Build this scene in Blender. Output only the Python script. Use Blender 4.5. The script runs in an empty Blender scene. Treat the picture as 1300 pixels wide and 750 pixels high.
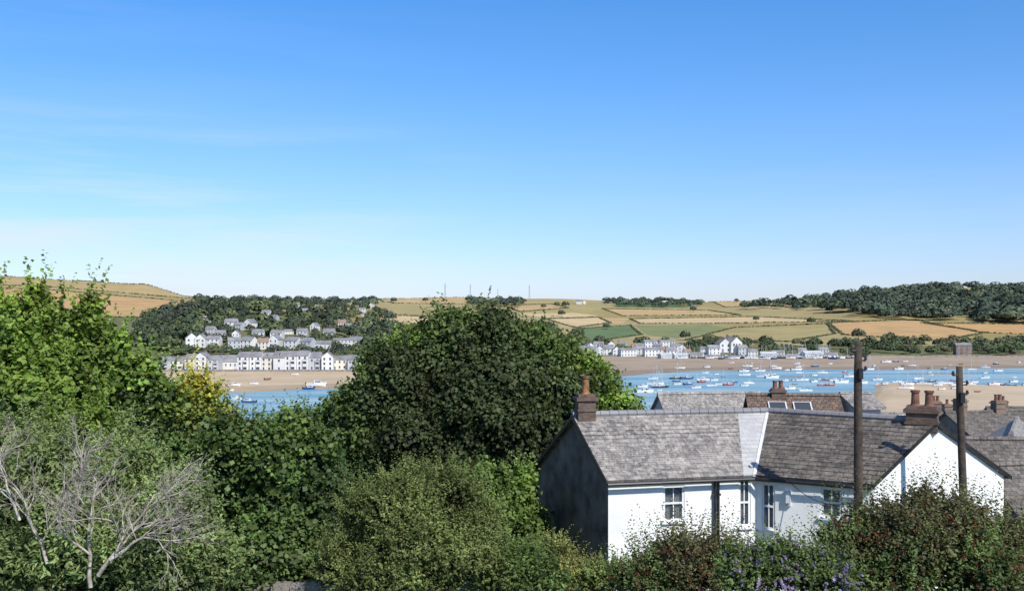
import bpy, math, random
import numpy as np
rng=np.random.default_rng(7); random.seed(7)
CAM=32.0; F=1264.0; HY=400.0
sc=bpy.context.scene
COL=sc.collection
def W(px,py,D): return np.array([(px-650)/F*D, D, CAM-(py-HY)/F*D])

# ---------------------------------------------------------------- materials
def newmat(name):
    m=bpy.data.materials.new(name); m.use_nodes=True
    nt=m.node_tree; b=nt.nodes['Principled BSDF']
    return m,nt,b
def N(nt,t,**k):
    n=nt.nodes.new(t)
    for a,v in k.items(): setattr(n,a,v)
    return n
def mat_noise(name,c1,c2,scale=3.0,rough=0.8,bump=0.0,bscale=None,metal=0.0,detail=6,c3=None):
    m,nt,b=newmat(name); L=nt.links
    g=N(nt,'ShaderNodeNewGeometry'); no=N(nt,'ShaderNodeTexNoise')
    no.inputs['Scale'].default_value=scale; no.inputs['Detail'].default_value=detail
    L.new(g.outputs['Position'],no.inputs['Vector'])
    r=N(nt,'ShaderNodeValToRGB'); e=r.color_ramp.elements
    e[0].position=0.32; e[0].color=(*c1,1); e[1].position=0.68; e[1].color=(*c2,1)
    if c3:
        x=e.new(0.5); x.color=(*c3,1)
    L.new(no.outputs['Fac'],r.inputs['Fac']); L.new(r.outputs['Color'],b.inputs['Base Color'])
    b.inputs['Roughness'].default_value=rough; b.inputs['Metallic'].default_value=metal
    if bump>0:
        n2=N(nt,'ShaderNodeTexNoise'); n2.inputs['Scale'].default_value=bscale or scale*6; n2.inputs['Detail'].default_value=8
        L.new(g.outputs['Position'],n2.inputs['Vector'])
        bp=N(nt,'ShaderNodeBump'); bp.inputs['Strength'].default_value=bump; bp.inputs['Distance'].default_value=0.03
        L.new(n2.outputs['Fac'],bp.inputs['Height']); L.new(bp.outputs['Normal'],b.inputs['Normal'])
    return m
def mat_tiles(name,c1,c2,mortar,bw,rh,ms,lich=None,lichamt=0.5,rough=0.75,bump=0.6,offs=0.5,lpos=0.52,var=(0.6,1.3)):
    m,nt,b=newmat(name); L=nt.links
    uv=N(nt,'ShaderNodeUVMap'); br=N(nt,'ShaderNodeTexBrick'); br.offset=offs
    br.inputs['Color1'].default_value=(*c1,1); br.inputs['Color2'].default_value=(*c2,1); br.inputs['Mortar'].default_value=(*mortar,1)
    br.inputs['Scale'].default_value=1; br.inputs['Brick Width'].default_value=bw; br.inputs['Row Height'].default_value=rh
    br.inputs['Mortar Size'].default_value=ms; br.inputs['Mortar Smooth'].default_value=0.2; br.inputs['Bias'].default_value=0.0
    L.new(uv.outputs['UV'],br.inputs['Vector'])
    g=N(nt,'ShaderNodeNewGeometry')
    n1=N(nt,'ShaderNodeTexNoise'); n1.inputs['Scale'].default_value=1.3; n1.inputs['Detail'].default_value=10; n1.inputs['Roughness'].default_value=0.72
    L.new(g.outputs['Position'],n1.inputs['Vector'])
    out=br.outputs['Color']
    rp=N(nt,'ShaderNodeValToRGB'); rp.color_ramp.elements[0].position=0.35; rp.color_ramp.elements[0].color=(var[0],)*3+(1,)
    rp.color_ramp.elements[1].position=0.7; rp.color_ramp.elements[1].color=(var[1],var[1]*.97,var[1]*.94,1)
    L.new(n1.outputs['Fac'],rp.inputs['Fac'])
    mx=N(nt,'ShaderNodeMixRGB',blend_type='MULTIPLY'); mx.inputs['Fac'].default_value=1
    L.new(out,mx.inputs['Color1']); L.new(rp.outputs['Color'],mx.inputs['Color2']); out=mx.outputs['Color']
    if lich:
        n2=N(nt,'ShaderNodeTexNoise'); n2.inputs['Scale'].default_value=5.5; n2.inputs['Detail'].default_value=9; n2.inputs['Roughness'].default_value=0.8
        L.new(g.outputs['Position'],n2.inputs['Vector'])
        r2=N(nt,'ShaderNodeValToRGB'); r2.color_ramp.elements[0].position=lpos; r2.color_ramp.elements[0].color=(0,0,0,1)
        r2.color_ramp.elements[1].position=lpos+0.14; r2.color_ramp.elements[1].color=(lichamt,)*3+(1,)
        L.new(n2.outputs['Fac'],r2.inputs['Fac'])
        m2=N(nt,'ShaderNodeMixRGB'); L.new(r2.outputs['Color'],m2.inputs['Fac']); L.new(out,m2.inputs['Color1']); m2.inputs['Color2'].default_value=(*lich,1)
        out=m2.outputs['Color']
    L.new(out,b.inputs['Base Color']); b.inputs['Roughness'].default_value=rough
    bp=N(nt,'ShaderNodeBump'); bp.inputs['Strength'].default_value=bump; bp.inputs['Distance'].default_value=0.02; bp.invert=True
    L.new(br.outputs['Fac'],bp.inputs['Height']); L.new(bp.outputs['Normal'],b.inputs['Normal'])
    return m
def mat_leaf(name,trans=0.3,rough=0.6,spec=0.2):
    m,nt,b=newmat(name); L=nt.links
    a=N(nt,'ShaderNodeAttribute'); a.attribute_name='tint'
    L.new(a.outputs['Color'],b.inputs['Base Color']); b.inputs['Roughness'].default_value=rough
    b.inputs['Specular IOR Level'].default_value=spec
    if trans>0:
        t=N(nt,'ShaderNodeBsdfTranslucent'); h=N(nt,'ShaderNodeMixRGB',blend_type='MULTIPLY'); h.inputs['Fac'].default_value=1
        h.inputs['Color2'].default_value=(1.5,1.6,0.6,1); L.new(a.outputs['Color'],h.inputs['Color1']); L.new(h.outputs['Color'],t.inputs['Color'])
        mx=N(nt,'ShaderNodeMixShader'); mx.inputs['Fac'].default_value=trans
        L.new(b.outputs['BSDF'],mx.inputs[1]); L.new(t.outputs['BSDF'],mx.inputs[2])
        L.new(mx.outputs['Shader'],nt.nodes['Material Output'].inputs['Surface'])
    return m
def mat_ground():
    m,nt,b=newmat('ground'); L=nt.links
    a=N(nt,'ShaderNodeAttribute'); a.attribute_name='tint'
    g=N(nt,'ShaderNodeNewGeometry')
    n1=N(nt,'ShaderNodeTexNoise'); n1.inputs['Scale'].default_value=0.03; n1.inputs['Detail'].default_value=12; n1.inputs['Roughness'].default_value=0.7
    L.new(g.outputs['Position'],n1.inputs['Vector'])
    r=N(nt,'ShaderNodeValToRGB'); r.color_ramp.elements[0].position=0.3; r.color_ramp.elements[0].color=(0.78,0.79,0.76,1)
    r.color_ramp.elements[1].position=0.7; r.color_ramp.elements[1].color=(1.17,1.14,1.1,1)
    L.new(n1.outputs['Fac'],r.inputs['Fac'])
    mx=N(nt,'ShaderNodeMixRGB',blend_type='MULTIPLY'); mx.inputs['Fac'].default_value=1
    L.new(a.outputs['Color'],mx.inputs['Color1']); L.new(r.outputs['Color'],mx.inputs['Color2'])
    L.new(mx.outputs['Color'],b.inputs['Base Color']); b.inputs['Roughness'].default_value=0.95; b.inputs['Specular IOR Level'].default_value=0.1
    return m
def mat_water():
    m,nt,b=newmat('water'); L=nt.links
    g=N(nt,'ShaderNodeNewGeometry'); mp=N(nt,'ShaderNodeMapping'); mp.inputs['Scale'].default_value=(0.010,0.06,1)
    L.new(g.outputs['Position'],mp.inputs['Vector'])
    n1=N(nt,'ShaderNodeTexNoise'); n1.inputs['Scale'].default_value=1; n1.inputs['Detail'].default_value=9
    L.new(mp.outputs['Vector'],n1.inputs['Vector'])
    r=N(nt,'ShaderNodeValToRGB'); r.color_ramp.elements[0].position=0.36; r.color_ramp.elements[0].color=(0.14,0.29,0.37,1)
    r.color_ramp.elements[1].position=0.66; r.color_ramp.elements[1].color=(0.36,0.50,0.54,1)
    L.new(n1.outputs['Fac'],r.inputs['Fac']); L.new(r.outputs['Color'],b.inputs['Base Color'])
    b.inputs['Roughness'].default_value=0.4; b.inputs['IOR'].default_value=1.33; b.inputs['Specular IOR Level'].default_value=0.4
    n2=N(nt,'ShaderNodeTexNoise'); n2.inputs['Scale'].default_value=0.9; n2.inputs['Detail'].default_value=5
    L.new(g.outputs['Position'],n2.inputs['Vector'])
    bp=N(nt,'ShaderNodeBump'); bp.inputs['Strength'].default_value=1.0; bp.inputs['Distance'].default_value=0.5
    L.new(n2.outputs['Fac'],bp.inputs['Height']); L.new(bp.outputs['Normal'],b.inputs['Normal'])
    return m

M=dict(
 white=mat_noise('white_render',(0.76,0.755,0.735),(0.87,0.865,0.84),1.1,0.85,0.25,30,c3=(0.84,0.835,0.815)),
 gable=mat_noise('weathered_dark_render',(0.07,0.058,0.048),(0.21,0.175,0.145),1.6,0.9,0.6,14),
 slate=mat_tiles('lichened_slate',(0.19,0.175,0.17),(0.32,0.295,0.28),(0.09,0.085,0.08),0.28,0.19,0.010,(0.58,0.54,0.47),0.65,lpos=0.48,bump=0.4,var=(0.5,1.35)),
 slate_glint=mat_tiles('painted_glint_slate',(0.44,0.44,0.445),(0.52,0.52,0.52),(0.34,0.34,0.34),0.28,0.19,0.008,(0.38,0.36,0.34),0.5,bump=0.2,var=(0.8,1.12)),  # slate colour lightened to paint a sun glint
 slate_dark=mat_tiles('dark_slate',(0.090,0.078,0.071),(0.185,0.160,0.140),(0.04,0.04,0.04),0.28,0.19,0.012,(0.34,0.30,0.25),0.6,lpos=0.5,var=(0.5,1.4)),
 slate_far=mat_noise('far_slate',(0.16,0.16,0.17),(0.30,0.29,0.30),0.2,0.7),
 tile=mat_tiles('clay_tile',(0.12,0.08,0.06),(0.21,0.145,0.105),(0.05,0.03,0.02),0.25,0.22,0.02,(0.34,0.30,0.24),0.6),
 tile_far=mat_noise('far_clay_tile',(0.22,0.14,0.11),(0.34,0.22,0.17),0.5,0.8),
 brick=mat_tiles('chimney_brick',(0.11,0.06,0.045),(0.18,0.11,0.08),(0.14,0.12,0.10),0.22,0.075,0.01,(0.20,0.18,0.13),0.6),
 brick_far=mat_noise('far_brick',(0.13,0.09,0.07),(0.25,0.18,0.14),0.8,0.9),
 pot=mat_noise('terracotta',(0.10,0.045,0.03),(0.24,0.115,0.07),6,0.8),
 potd=mat_noise('sooty_clay',(0.05,0.035,0.03),(0.34,0.17,0.06),5,0.8),
 lead=mat_noise('lead_flashing',(0.50,0.51,0.53),(0.66,0.66,0.67),3,0.6),
 black=mat_noise('black_paint',(0.012,0.012,0.013),(0.03,0.03,0.03),5,0.4),
 frame=mat_noise('white_paint',(0.76,0.76,0.75),(0.82,0.82,0.81),5,0.4),
 farwhite=mat_noise('far_white_render',(0.56,0.555,0.54),(0.78,0.77,0.75),0.1,0.85),
 cream=mat_noise('cream_render',(0.60,0.56,0.47),(0.72,0.68,0.59),0.12,0.85),
 grey=mat_noise('grey_render',(0.40,0.42,0.44),(0.52,0.53,0.54),0.12,0.85),
 stone=mat_noise('rough_stone',(0.16,0.14,0.12),(0.34,0.30,0.26),1.2,0.95,0.6,5),
 wood=mat_noise('weathered_pole_wood',(0.030,0.022,0.017),(0.095,0.070,0.052),5,0.9,0.6,25),
 bark=mat_noise('bark',(0.05,0.04,0.03),(0.12,0.10,0.075),6,0.95,0.6,20),
 bare=mat_noise('bleached_branch',(0.24,0.20,0.16),(0.60,0.54,0.47),7,0.85,0.3,30),
 steel=mat_noise('galvanised_steel',(0.45,0.46,0.47),(0.6,0.6,0.62),3,0.45),
 dsteel=mat_noise('dull_steel',(0.26,0.28,0.31),(0.36,0.38,0.40),3,0.7),
 hullw=mat_noise('white_hull',(0.72,0.72,0.71),(0.82,0.82,0.81),0.3,0.3),
 hullb=mat_noise('blue_hull',(0.03,0.08,0.22),(0.05,0.12,0.30),0.3,0.3),
 hullr=mat_noise('red_hull',(0.30,0.04,0.03),(0.42,0.06,0.04),0.3,0.35),
 hulld=mat_noise('dark_hull',(0.03,0.035,0.05),(0.06,0.06,0.08),0.3,0.35),
 hullt=mat_noise('varnished_hull',(0.20,0.11,0.05),(0.32,0.18,0.09),0.3,0.35),
 inner=mat_noise('boat_deck',(0.38,0.36,0.32),(0.60,0.58,0.54),1,0.7),
 leaf=mat_leaf('leaf'), leafsage=mat_leaf('sage_leaf',0.3,0.75,0.12), leaffar=mat_leaf('far_foliage',0.0,0.9,0.05), leafgloss=mat_leaf('glossy_leaf',0.3,0.5,0.25),
 petal=mat_leaf('petal',0.3,0.8,0.05),
 ground=mat_ground(), water=mat_water(),
)
m,nt,b=newmat('window_glass'); b.inputs['Base Color'].default_value=(0.06,0.07,0.08,1); b.inputs['Roughness'].default_value=0.06; M['glass']=m
gz=N(nt,'ShaderNodeTexNoise'); gz.inputs['Scale'].default_value=1.5; gb=N(nt,'ShaderNodeBump'); gb.inputs['Strength'].default_value=0.05
nt.links.new(gz.outputs['Fac'],gb.inputs['Height']); nt.links.new(gb.outputs['Normal'],b.inputs['Normal'])
m,nt,b=newmat('clear_window_glass'); b.inputs['Base Color'].default_value=(0.10,0.12,0.14,1); b.inputs['Roughness'].default_value=0.05; b.inputs['Alpha'].default_value=0.35; M['clear']=m
M['curtain']=mat_noise('net_curtain',(0.50,0.52,0.54),(0.75,0.76,0.77),9,0.9)

# ---------------------------------------------------------------- mesh helpers
def wloc(o):
    p=np.zeros(3)
    while o is not None:
        p=p+np.array(o.location); o=o.parent
    return p
def empty(name,loc=(0,0,0),**props):
    o=bpy.data.objects.new(name,None); o.location=loc; o.empty_display_size=0.5; COL.objects.link(o)
    for k,v in props.items(): o[k]=v
    return o
class MB:
    def __init__(s): s.v=[];s.f=[];s.m=[]
    def add(s,vs,fs,mi=0):
        k=len(s.v); s.v+= [tuple(map(float,p)) for p in vs]; s.f+=[tuple(k+i for i in f) for f in fs]; s.m+=[mi]*len(fs)
    def obox(s,o,u,n,xs,ys,zs,mi=0):
        o=np.array(o,float);u=np.array(u,float);n=np.array(n,float);z=np.array([0,0,1.])
        vs=[o+u*x+n*y+z*q for q in zs for y in ys for x in xs]
        s.add(vs,[(0,2,3,1),(4,5,7,6),(0,1,5,4),(2,6,7,3),(0,4,6,2),(1,3,7,5)],mi)
    def box(s,c,sz,ang=0,mi=0):
        u=(math.cos(ang),math.sin(ang),0);n=(-math.sin(ang),math.cos(ang),0)
        s.obox(c,u,n,(-sz[0]/2,sz[0]/2),(-sz[1]/2,sz[1]/2),(-sz[2]/2,sz[2]/2),mi)
    def tube(s,pts,rad,sides=7,mi=0,cap=True):
        pts=np.array(pts,float); n=len(pts); vs=[]
        for i in range(n):
            d=pts[min(i+1,n-1)]-pts[max(i-1,0)]; d=d/(np.linalg.norm(d)+1e-9)
            ref=np.array([0,0,1.]) if abs(d[2])<0.9 else np.array([1.,0,0])
            a=np.cross(d,ref);a/=np.linalg.norm(a);b=np.cross(d,a)
            for k in range(sides):
                t=2*math.pi*k/sides; vs.append(pts[i]+(a*math.cos(t)+b*math.sin(t))*rad[i])
        fs=[(i*sides+k,i*sides+(k+1)%sides,(i+1)*sides+(k+1)%sides,(i+1)*sides+k) for i in range(n-1) for k in range(sides)]
        if cap: fs+=[tuple(range(sides))[::-1],tuple((n-1)*sides+k for k in range(sides))]
        s.add(vs,fs,mi)
    def mesh(s,name,mats,smooth=False,off=None,uv=True):
        me=bpy.data.meshes.new(name); V=np.array(s.v)
        if off is not None: V=V-off
        me.from_pydata(V.tolist(),[],s.f)
        for m in (mats if isinstance(mats,(list,tuple)) else [mats]): me.materials.append(M[m] if isinstance(m,str) else m)
        me.polygons.foreach_set('material_index',s.m)
        if smooth: me.polygons.foreach_set('use_smooth',[True]*len(s.f))
        if uv and len(s.f)<3000:
            uvl=me.uv_layers.new(name='UVMap'); dat=np.zeros((len(me.loops),2))
            Z=np.array([0,0,1.])
            for p in me.polygons:
                nn=np.array(p.normal); u=np.cross(Z,nn); l=np.linalg.norm(u)
                u=u/l if l>0.05 else np.array([1.,0,0]); w=np.cross(nn,u)
                for li in p.loop_indices:
                    q=V[me.loops[li].vertex_index]; dat[li]=(q@u,q@w)
            uvl.data.foreach_set('uv',dat.ravel())
        return me
    def build(s,name,mats,parent=None,smooth=False,**props):
        off=wloc(parent) if parent else None
        me=s.mesh(name,mats,smooth,off,uv=not smooth); o=bpy.data.objects.new(name,me); COL.objects.link(o)
        if parent: o.parent=parent
        for k,v in props.items(): o[k]=v
        return o
def quad_mesh(name,V,Fq,C,mat,parent=None,smooth=False,**props):
    V=np.asarray(V,float).reshape(-1,3); Fq=np.asarray(Fq)
    if parent: V=V-wloc(parent)
    me=bpy.data.meshes.new(name); n=len(Fq)
    me.vertices.add(len(V)); me.vertices.foreach_set('co',V.ravel().astype(np.float32))
    me.loops.add(n*4); me.loops.foreach_set('vertex_index',Fq.ravel().astype(np.int32))
    me.polygons.add(n); me.polygons.foreach_set('loop_start',np.arange(0,4*n,4,dtype=np.int32))
    if smooth: me.polygons.foreach_set('use_smooth',np.ones(n,bool))
    me.update(calc_edges=True)
    ca=me.color_attributes.new('tint','FLOAT_COLOR','POINT')
    C4=np.ones((len(V),4),np.float32); C4[:,:3]=C; ca.data.foreach_set('color',C4.ravel())
    me.materials.append(M[mat])
    o=bpy.data.objects.new(name,me); COL.objects.link(o)
    if parent: o.parent=parent
    for k,v in props.items(): o[k]=v
    return o
def nrm(a): return a/(np.linalg.norm(a,axis=-1,keepdims=True)+1e-9)
def leaf_arrays(P,Nn,S,T,asp=0.45,tdir=None):
    n=len(P); r=rng.normal(size=(n,3))
    if tdir is not None: r=r*0.35+tdir
    t=nrm(r-Nn*np.sum(r*Nn,axis=1,keepdims=True)); b=np.cross(Nn,t); L=S[:,None]/2
    V=np.empty((n,4,3)); V[:,0]=P-t*L; V[:,2]=P+t*L-Nn*L*0.25; V[:,1]=P+b*L*asp*2+Nn*L*0.18; V[:,3]=P-b*L*asp*2+Nn*L*0.18
    return V.reshape(-1,3),np.arange(4*n).reshape(n,4),np.repeat(T,4,axis=0)
def snoise(P,s,ph=0):
    x,y,z=P[:,0]*s+ph,P[:,1]*s+ph*1.7,P[:,2]*s+ph*0.6
    return (np.sin(x*1.3+2*np.sin(y*.9))+np.sin(y*1.7+1.6*np.sin(z*1.1))+np.sin(z*1.5+1.8*np.sin(x*.8)))/3
def crown_leaves(lobes,dens,leaf,spread,per,inner=0.25,bumpy=0.17):
    Ps,Ns,Ss,Ts=[],[],[],[]
    Cs=np.array([l[0] for l in lobes]);Rs=np.array([l[1] for l in lobes])
    for li,(c,r,col) in enumerate(lobes):
        c=np.array(c);r=np.array(r); a=4*math.pi*((r[0]*r[1])**1.6/3+(r[0]*r[2])**1.6/3+(r[1]*r[2])**1.6/3)**(1/1.6)
        nc=int(a*dens/per)+3
        d=nrm(rng.normal(size=(nc,3))); d=d[(d[:,2]>-0.75)&(d[:,1]<0.8)]
        k=1.0-np.abs(rng.normal(size=len(d)))*0.16+(rng.random(len(d))<0.12)*rng.uniform(0,0.14,len(d))
        P=c+d*r*k[:,None]; P=c+(P-c)*(1+bumpy*snoise(P,2.6/np.mean(r)+0.5,li))[:,None]
        q=((P[:,None,:]-Cs[None])/Rs[None]); dist=np.linalg.norm(q,axis=2); dist[:,li]=9
        keep=dist.min(axis=1)>0.76
        P=P[keep];d=d[keep]
        out=nrm(d/r)
        m=len(P)
        if m==0: continue
        cf=rng.uniform(0.5,1.45,m)*(1+0.4*snoise(P,1.1/np.mean(r)+0.3,li+3))
        cn=nrm(out*0.8+rng.normal(size=(m,3))*0.35)
        pos=np.repeat(P,per,axis=0)+rng.normal(size=(m*per,3))*spread*np.array([1,1,0.65])*np.repeat(rng.uniform(0.6,1.3,(m,1)),per,axis=0)
        nn=nrm(np.repeat(cn,per,axis=0)*0.75+np.array([0.08,-0.1,0.42])+rng.normal(size=(m*per,3))*0.42)
        t=np.array(col)[None]*np.repeat(cf,per)[:,None]*rng.uniform(0.86,1.14,m*per)[:,None]
        t=t*(1+rng.normal(size=(m*per,1))*np.array([[0.10,0.02,0.04]]))
        Ps.append(pos);Ns.append(nn);Ts.append(t);Ss.append(leaf*rng.uniform(0.6,1.25,m*per))
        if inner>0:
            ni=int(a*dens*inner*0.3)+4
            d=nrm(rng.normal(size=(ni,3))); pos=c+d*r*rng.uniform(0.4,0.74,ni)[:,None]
            Ps.append(pos);Ns.append(nrm(rng.normal(size=(ni,3))));Ts.append(np.array(col)[None]*rng.uniform(0.15,0.35,ni)[:,None]);Ss.append(leaf*2.2*np.ones(ni))  # inner leaves tinted dark, painting the shade inside the crown
    return np.concatenate(Ps),np.concatenate(Ns),np.concatenate(Ss),np.clip(np.concatenate(Ts),0.002,1)
def surf_pts(lobes,n,bias,k0):
    Cs=np.array([l[0] for l in lobes]);Rs=np.array([l[1] for l in lobes])
    w=Rs.mean(axis=1)**2; li=rng.choice(len(lobes),size=n*4,p=w/w.sum())
    d=nrm(rng.normal(size=(n*4,3))+np.array(bias)); P=Cs[li]+d*Rs[li]*k0
    q=np.linalg.norm((P[:,None,:]-Cs[None])/Rs[None],axis=2); q[np.arange(len(P)),li]=9
    kp=q.min(axis=1)>0.95; return P[kp][:n],d[kp][:n],li[kp][:n]
def sprig_arrays(lobes,n,Ls,leaf,k,asp,upw=0.7,gain=1.25):
    T0=np.array([l[2] for l in lobes])
    P,d,li=surf_pts(lobes,n,(0,-0.25,0.35),0.97); n=len(P)
    ax=nrm(d*0.7+np.array([0,0,upw])+rng.normal(size=(n,3))*0.35); L=rng.uniform(Ls[0],Ls[1],n)**1.0
    t=np.linspace(0,1,k)[None,:]*np.ones((n,1))
    bend=nrm(rng.normal(size=(n,3)))
    pos=P[:,None]+ax[:,None]*(t*L[:,None])[...,None]+bend[:,None]*((t**2)*L[:,None]*0.18)[...,None]
    rad=nrm(np.cross(ax[:,None],rng.normal(size=(n,k,3)))); td=nrm(ax[:,None]*0.7+rad)
    pos=pos+td*leaf*0.4; nn=nrm(np.cross(td,rng.normal(size=(n,k,3)))*0.6+np.array([0.1,-0.2,0.6]))
    S=leaf*(1.05-0.5*t)*rng.uniform(0.8,1.2,(n,k)); T=T0[li][:,None]*gain*rng.uniform(0.85,1.15,(n,k,1))*(rng.uniform(0.6,1.3,(n,1,1)))
    f=lambda a:a.reshape(-1,3)
    return leaf_arrays(f(pos),f(nn),S.ravel(),np.clip(f(T),0,1),asp,f(td))
def sublobes(lobes,n,f=(0.22,0.42)):
    out=[]
    for c,r,col in lobes:
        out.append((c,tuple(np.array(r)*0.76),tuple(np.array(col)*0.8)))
        for i in range(n):
            d=nrm(rng.normal(size=3)); 
            if d[2]<-0.5: d[2]*=-1
            if d[1]>0.5: d[1]*=-1
            k=rng.uniform(*f); rr=np.array(r)
            out.append((np.array(c)+d*rr*rng.uniform(0.7,0.95),tuple(rr*k*rng.uniform(0.75,1.25,3)),tuple(np.array(col)*rng.uniform(0.7,1.4))))
    return out
def plant(name,base,spec,dens,leaf,spread,per,label,cat,mat='leaf',sub=5,trunk_r=0.25,asp=0.45,extra=None,barkmat='bark',inner=0.25,sprigs=0,sl=(0.2,0.6),sk=14,upw=0.7,sleaf=None,gain=1.25,bumpy=0.17):
    lobes=[]
    for (px,py,D,rx,ry,col) in spec:
        c=W(px,py,D); s=D/F; lobes.append((c,(rx*s,(rx+ry)/2*s,ry*s),col))
    bx,by=base; bz=float(gz_(bx,by)[0])
    root=empty(name,(bx,by,bz),label=label,category=cat)
    mb=MB(); bp=np.array([bx,by,bz-0.2]); cs=np.array([l[0] for l in lobes]); top=cs.mean(axis=0)
    mid=bp*0.45+top*0.55+np.array([0.1,0,0])
    h=np.linalg.norm(mid-bp)
    pts=[bp,bp+(mid-bp)*0.35+rng.normal(size=3)*0.05*h*0.3,bp+(mid-bp)*0.7+rng.normal(size=3)*0.05*h*0.3,mid]
    mb.tube(pts,[trunk_r*1.3,trunk_r,trunk_r*0.85,trunk_r*0.7],9)
    for c,r,_ in lobes:
        stp=pts[2] if rng.random()<0.5 else mid
        m1=stp*0.5+c*0.5+rng.normal(size=3)*0.12*np.mean(r)
        mb.tube([stp,m1,c],[trunk_r*0.45,trunk_r*0.3,trunk_r*0.16],6)
        for _ in range(7):
            d=nrm(rng.normal(size=3)); d[2]=abs(d[2]); e=c+d*np.array(r)*0.93
            mb.tube([c,c*0.5+e*0.5+rng.normal(size=3)*0.05*np.mean(r),e],[trunk_r*0.16,trunk_r*0.1,trunk_r*0.03],5)
    mb.build('trunk',barkmat,root,smooth=True)
    L2=sublobes(lobes,sub)
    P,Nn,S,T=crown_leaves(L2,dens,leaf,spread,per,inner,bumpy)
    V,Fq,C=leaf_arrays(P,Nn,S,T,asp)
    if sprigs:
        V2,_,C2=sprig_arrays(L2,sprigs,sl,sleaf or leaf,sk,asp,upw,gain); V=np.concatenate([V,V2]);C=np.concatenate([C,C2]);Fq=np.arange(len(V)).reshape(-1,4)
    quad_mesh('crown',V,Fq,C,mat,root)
    if extra: extra(root,L2)
    return root

# ---------------------------------------------------------------- terrain
cols=np.array([-500,0,100,180,240,300,400,480,560,640,780,900,1000,1100,1200,1300,1800],float)
st=np.array([500,560,600,640,700,850,1100,1500,2100,3000,9000],float)
Hh=np.array([
 [1.5]*17,
 [2,2,2,1.8,1.8,1.8,1.8,1.8,1.5,1.5,1.5,1.5,1.5,1.5,1.5,1.5,1.5],
 [5,5,5,4,4,4,4,3,2,1.6,1.6,1.6,1.6,1.6,1.6,1.6,1.6],
 [10,10,10,9,9,9,9,7,4,2,1.7,1.7,1.7,1.7,1.7,1.7,1.7],
 [18,18,18,18,19,20,18,12,7,3,1.8,1.8,1.8,1.8,1.8,1.8,1.8],
 [30,30,30,30,34,36,34,18,12,9,5,5,5,5,5,5,5],
 [52,52,50,46,42,40,36,32,28,25,14,13,17,21,20,20,20],
 [88,90,86,79,58,50,48,50,47,45,34,33,38,46,52,52,52],
 [70,70,70,66,60,60,62,69,67,66,64,57,63,79,89,90,90],
 [60,60,60,60,60,60,60,60,60,60,66,60,60,60,60,60,60],
 [20]*17],float)
nearD=np.array([-80,0,15,22,30,45,80,150,250,300,318,9999],float)
nearZ=np.array([31,27,25,23.8,22,19,15,8,2.5,0.8,-1.2,-1.2],float)
def edgeD(px): return np.interp(px,[0,290,450,600,790,900,1000,1300],[410,417,440,480,520,570,585,600])
def topD(px): return np.interp(px,[0,450,600,770,1300],[552,552,640,715,725])
def gz_(x,y):
    x=np.atleast_1d(np.asarray(x,float)); y=np.atleast_1d(np.asarray(y,float))
    x,y=np.broadcast_arrays(x,y)
    ys=np.maximum(y,60); px=650+F*x/ys
    near=np.interp(y,nearD,nearZ)
    wig=6*np.sin(x*0.021)+3*np.sin(x*0.07+1)+1.5*np.sin(x*0.19)
    bank=np.clip((px-1075+wig*2)/50,0,1)*np.clip((480+wig*1.6-y)/25,0,1)*np.clip((y-290)/20,0,1)
    near=np.where(y>300,near+bank*2.1,near)
    near=near+1.5*np.exp(-((x-235)/45)**2-((y-548-6*np.sin(x*0.05))/5)**2)+1.45*np.exp(-((x-150)/30)**2-((y-520)/4)**2)
    e=edgeD(px)+wig; t=topD(px)
    beach=np.interp((y-e)/(t-e),[-0.3,0,0.6,1],[-1.2,0,0.9,1.8])
    ci=np.interp(px,cols,np.arange(len(cols))); ri=np.interp(y,st,np.arange(len(st)))
    c0=np.clip(ci.astype(int),0,len(cols)-2); r0=np.clip(ri.astype(int),0,len(st)-2); fc=ci-c0; fr=ri-r0
    fc=fc*fc*(3-2*fc)*0.6+fc*0.4
    h=(Hh[r0,c0]*(1-fc)+Hh[r0,c0+1]*fc)*(1-fr)+(Hh[r0+1,c0]*(1-fc)+Hh[r0+1,c0+1]*fc)*fr
    amp=np.clip((y-800)/900,0,1)*2.2
    h=h+amp*(np.sin(x*0.011+y*0.004)+0.6*np.sin(x*0.023-y*0.013+1)+0.4*np.sin(y*0.021+x*0.005))
    far=np.where(y<t,beach,np.maximum(1.8,h))
    z=np.where(y<e-12,np.maximum(near,np.where(y>e-60,beach,-9)),far)
    return z
def app(x,y,z): return 650+F*x/y, HY-(z-CAM)*F/y
Dm=np.arange(480,2900,3.0)
def hit(px,py,dmin=480):
    D=Dm[Dm>=dmin]; x=(px-650)/F*D; z=gz_(x,D); ay=HY-(z-CAM)*F/D
    idx=np.where(ay<=py)[0]
    i=idx[0] if len(idx) else int(np.argmin(ay))
    return x[i],D[i],z[i]
def inpoly(px,py,poly):
    inside=np.zeros(px.shape,bool); n=len(poly)
    for i in range(n):
        x1,y1=poly[i];x2,y2=poly[(i+1)%n]
        c=((y1>py)!=(y2>py))&(px<(x2-x1)*(py-y1)/((y2-y1)+1e-9)+x1); inside^=c
    return inside
T_=(0.48,0.345,0.18);P_=(0.54,0.42,0.25);G_=(0.36,0.30,0.145);K_=(0.13,0.185,0.09);B_=(0.48,0.315,0.155)
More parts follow.
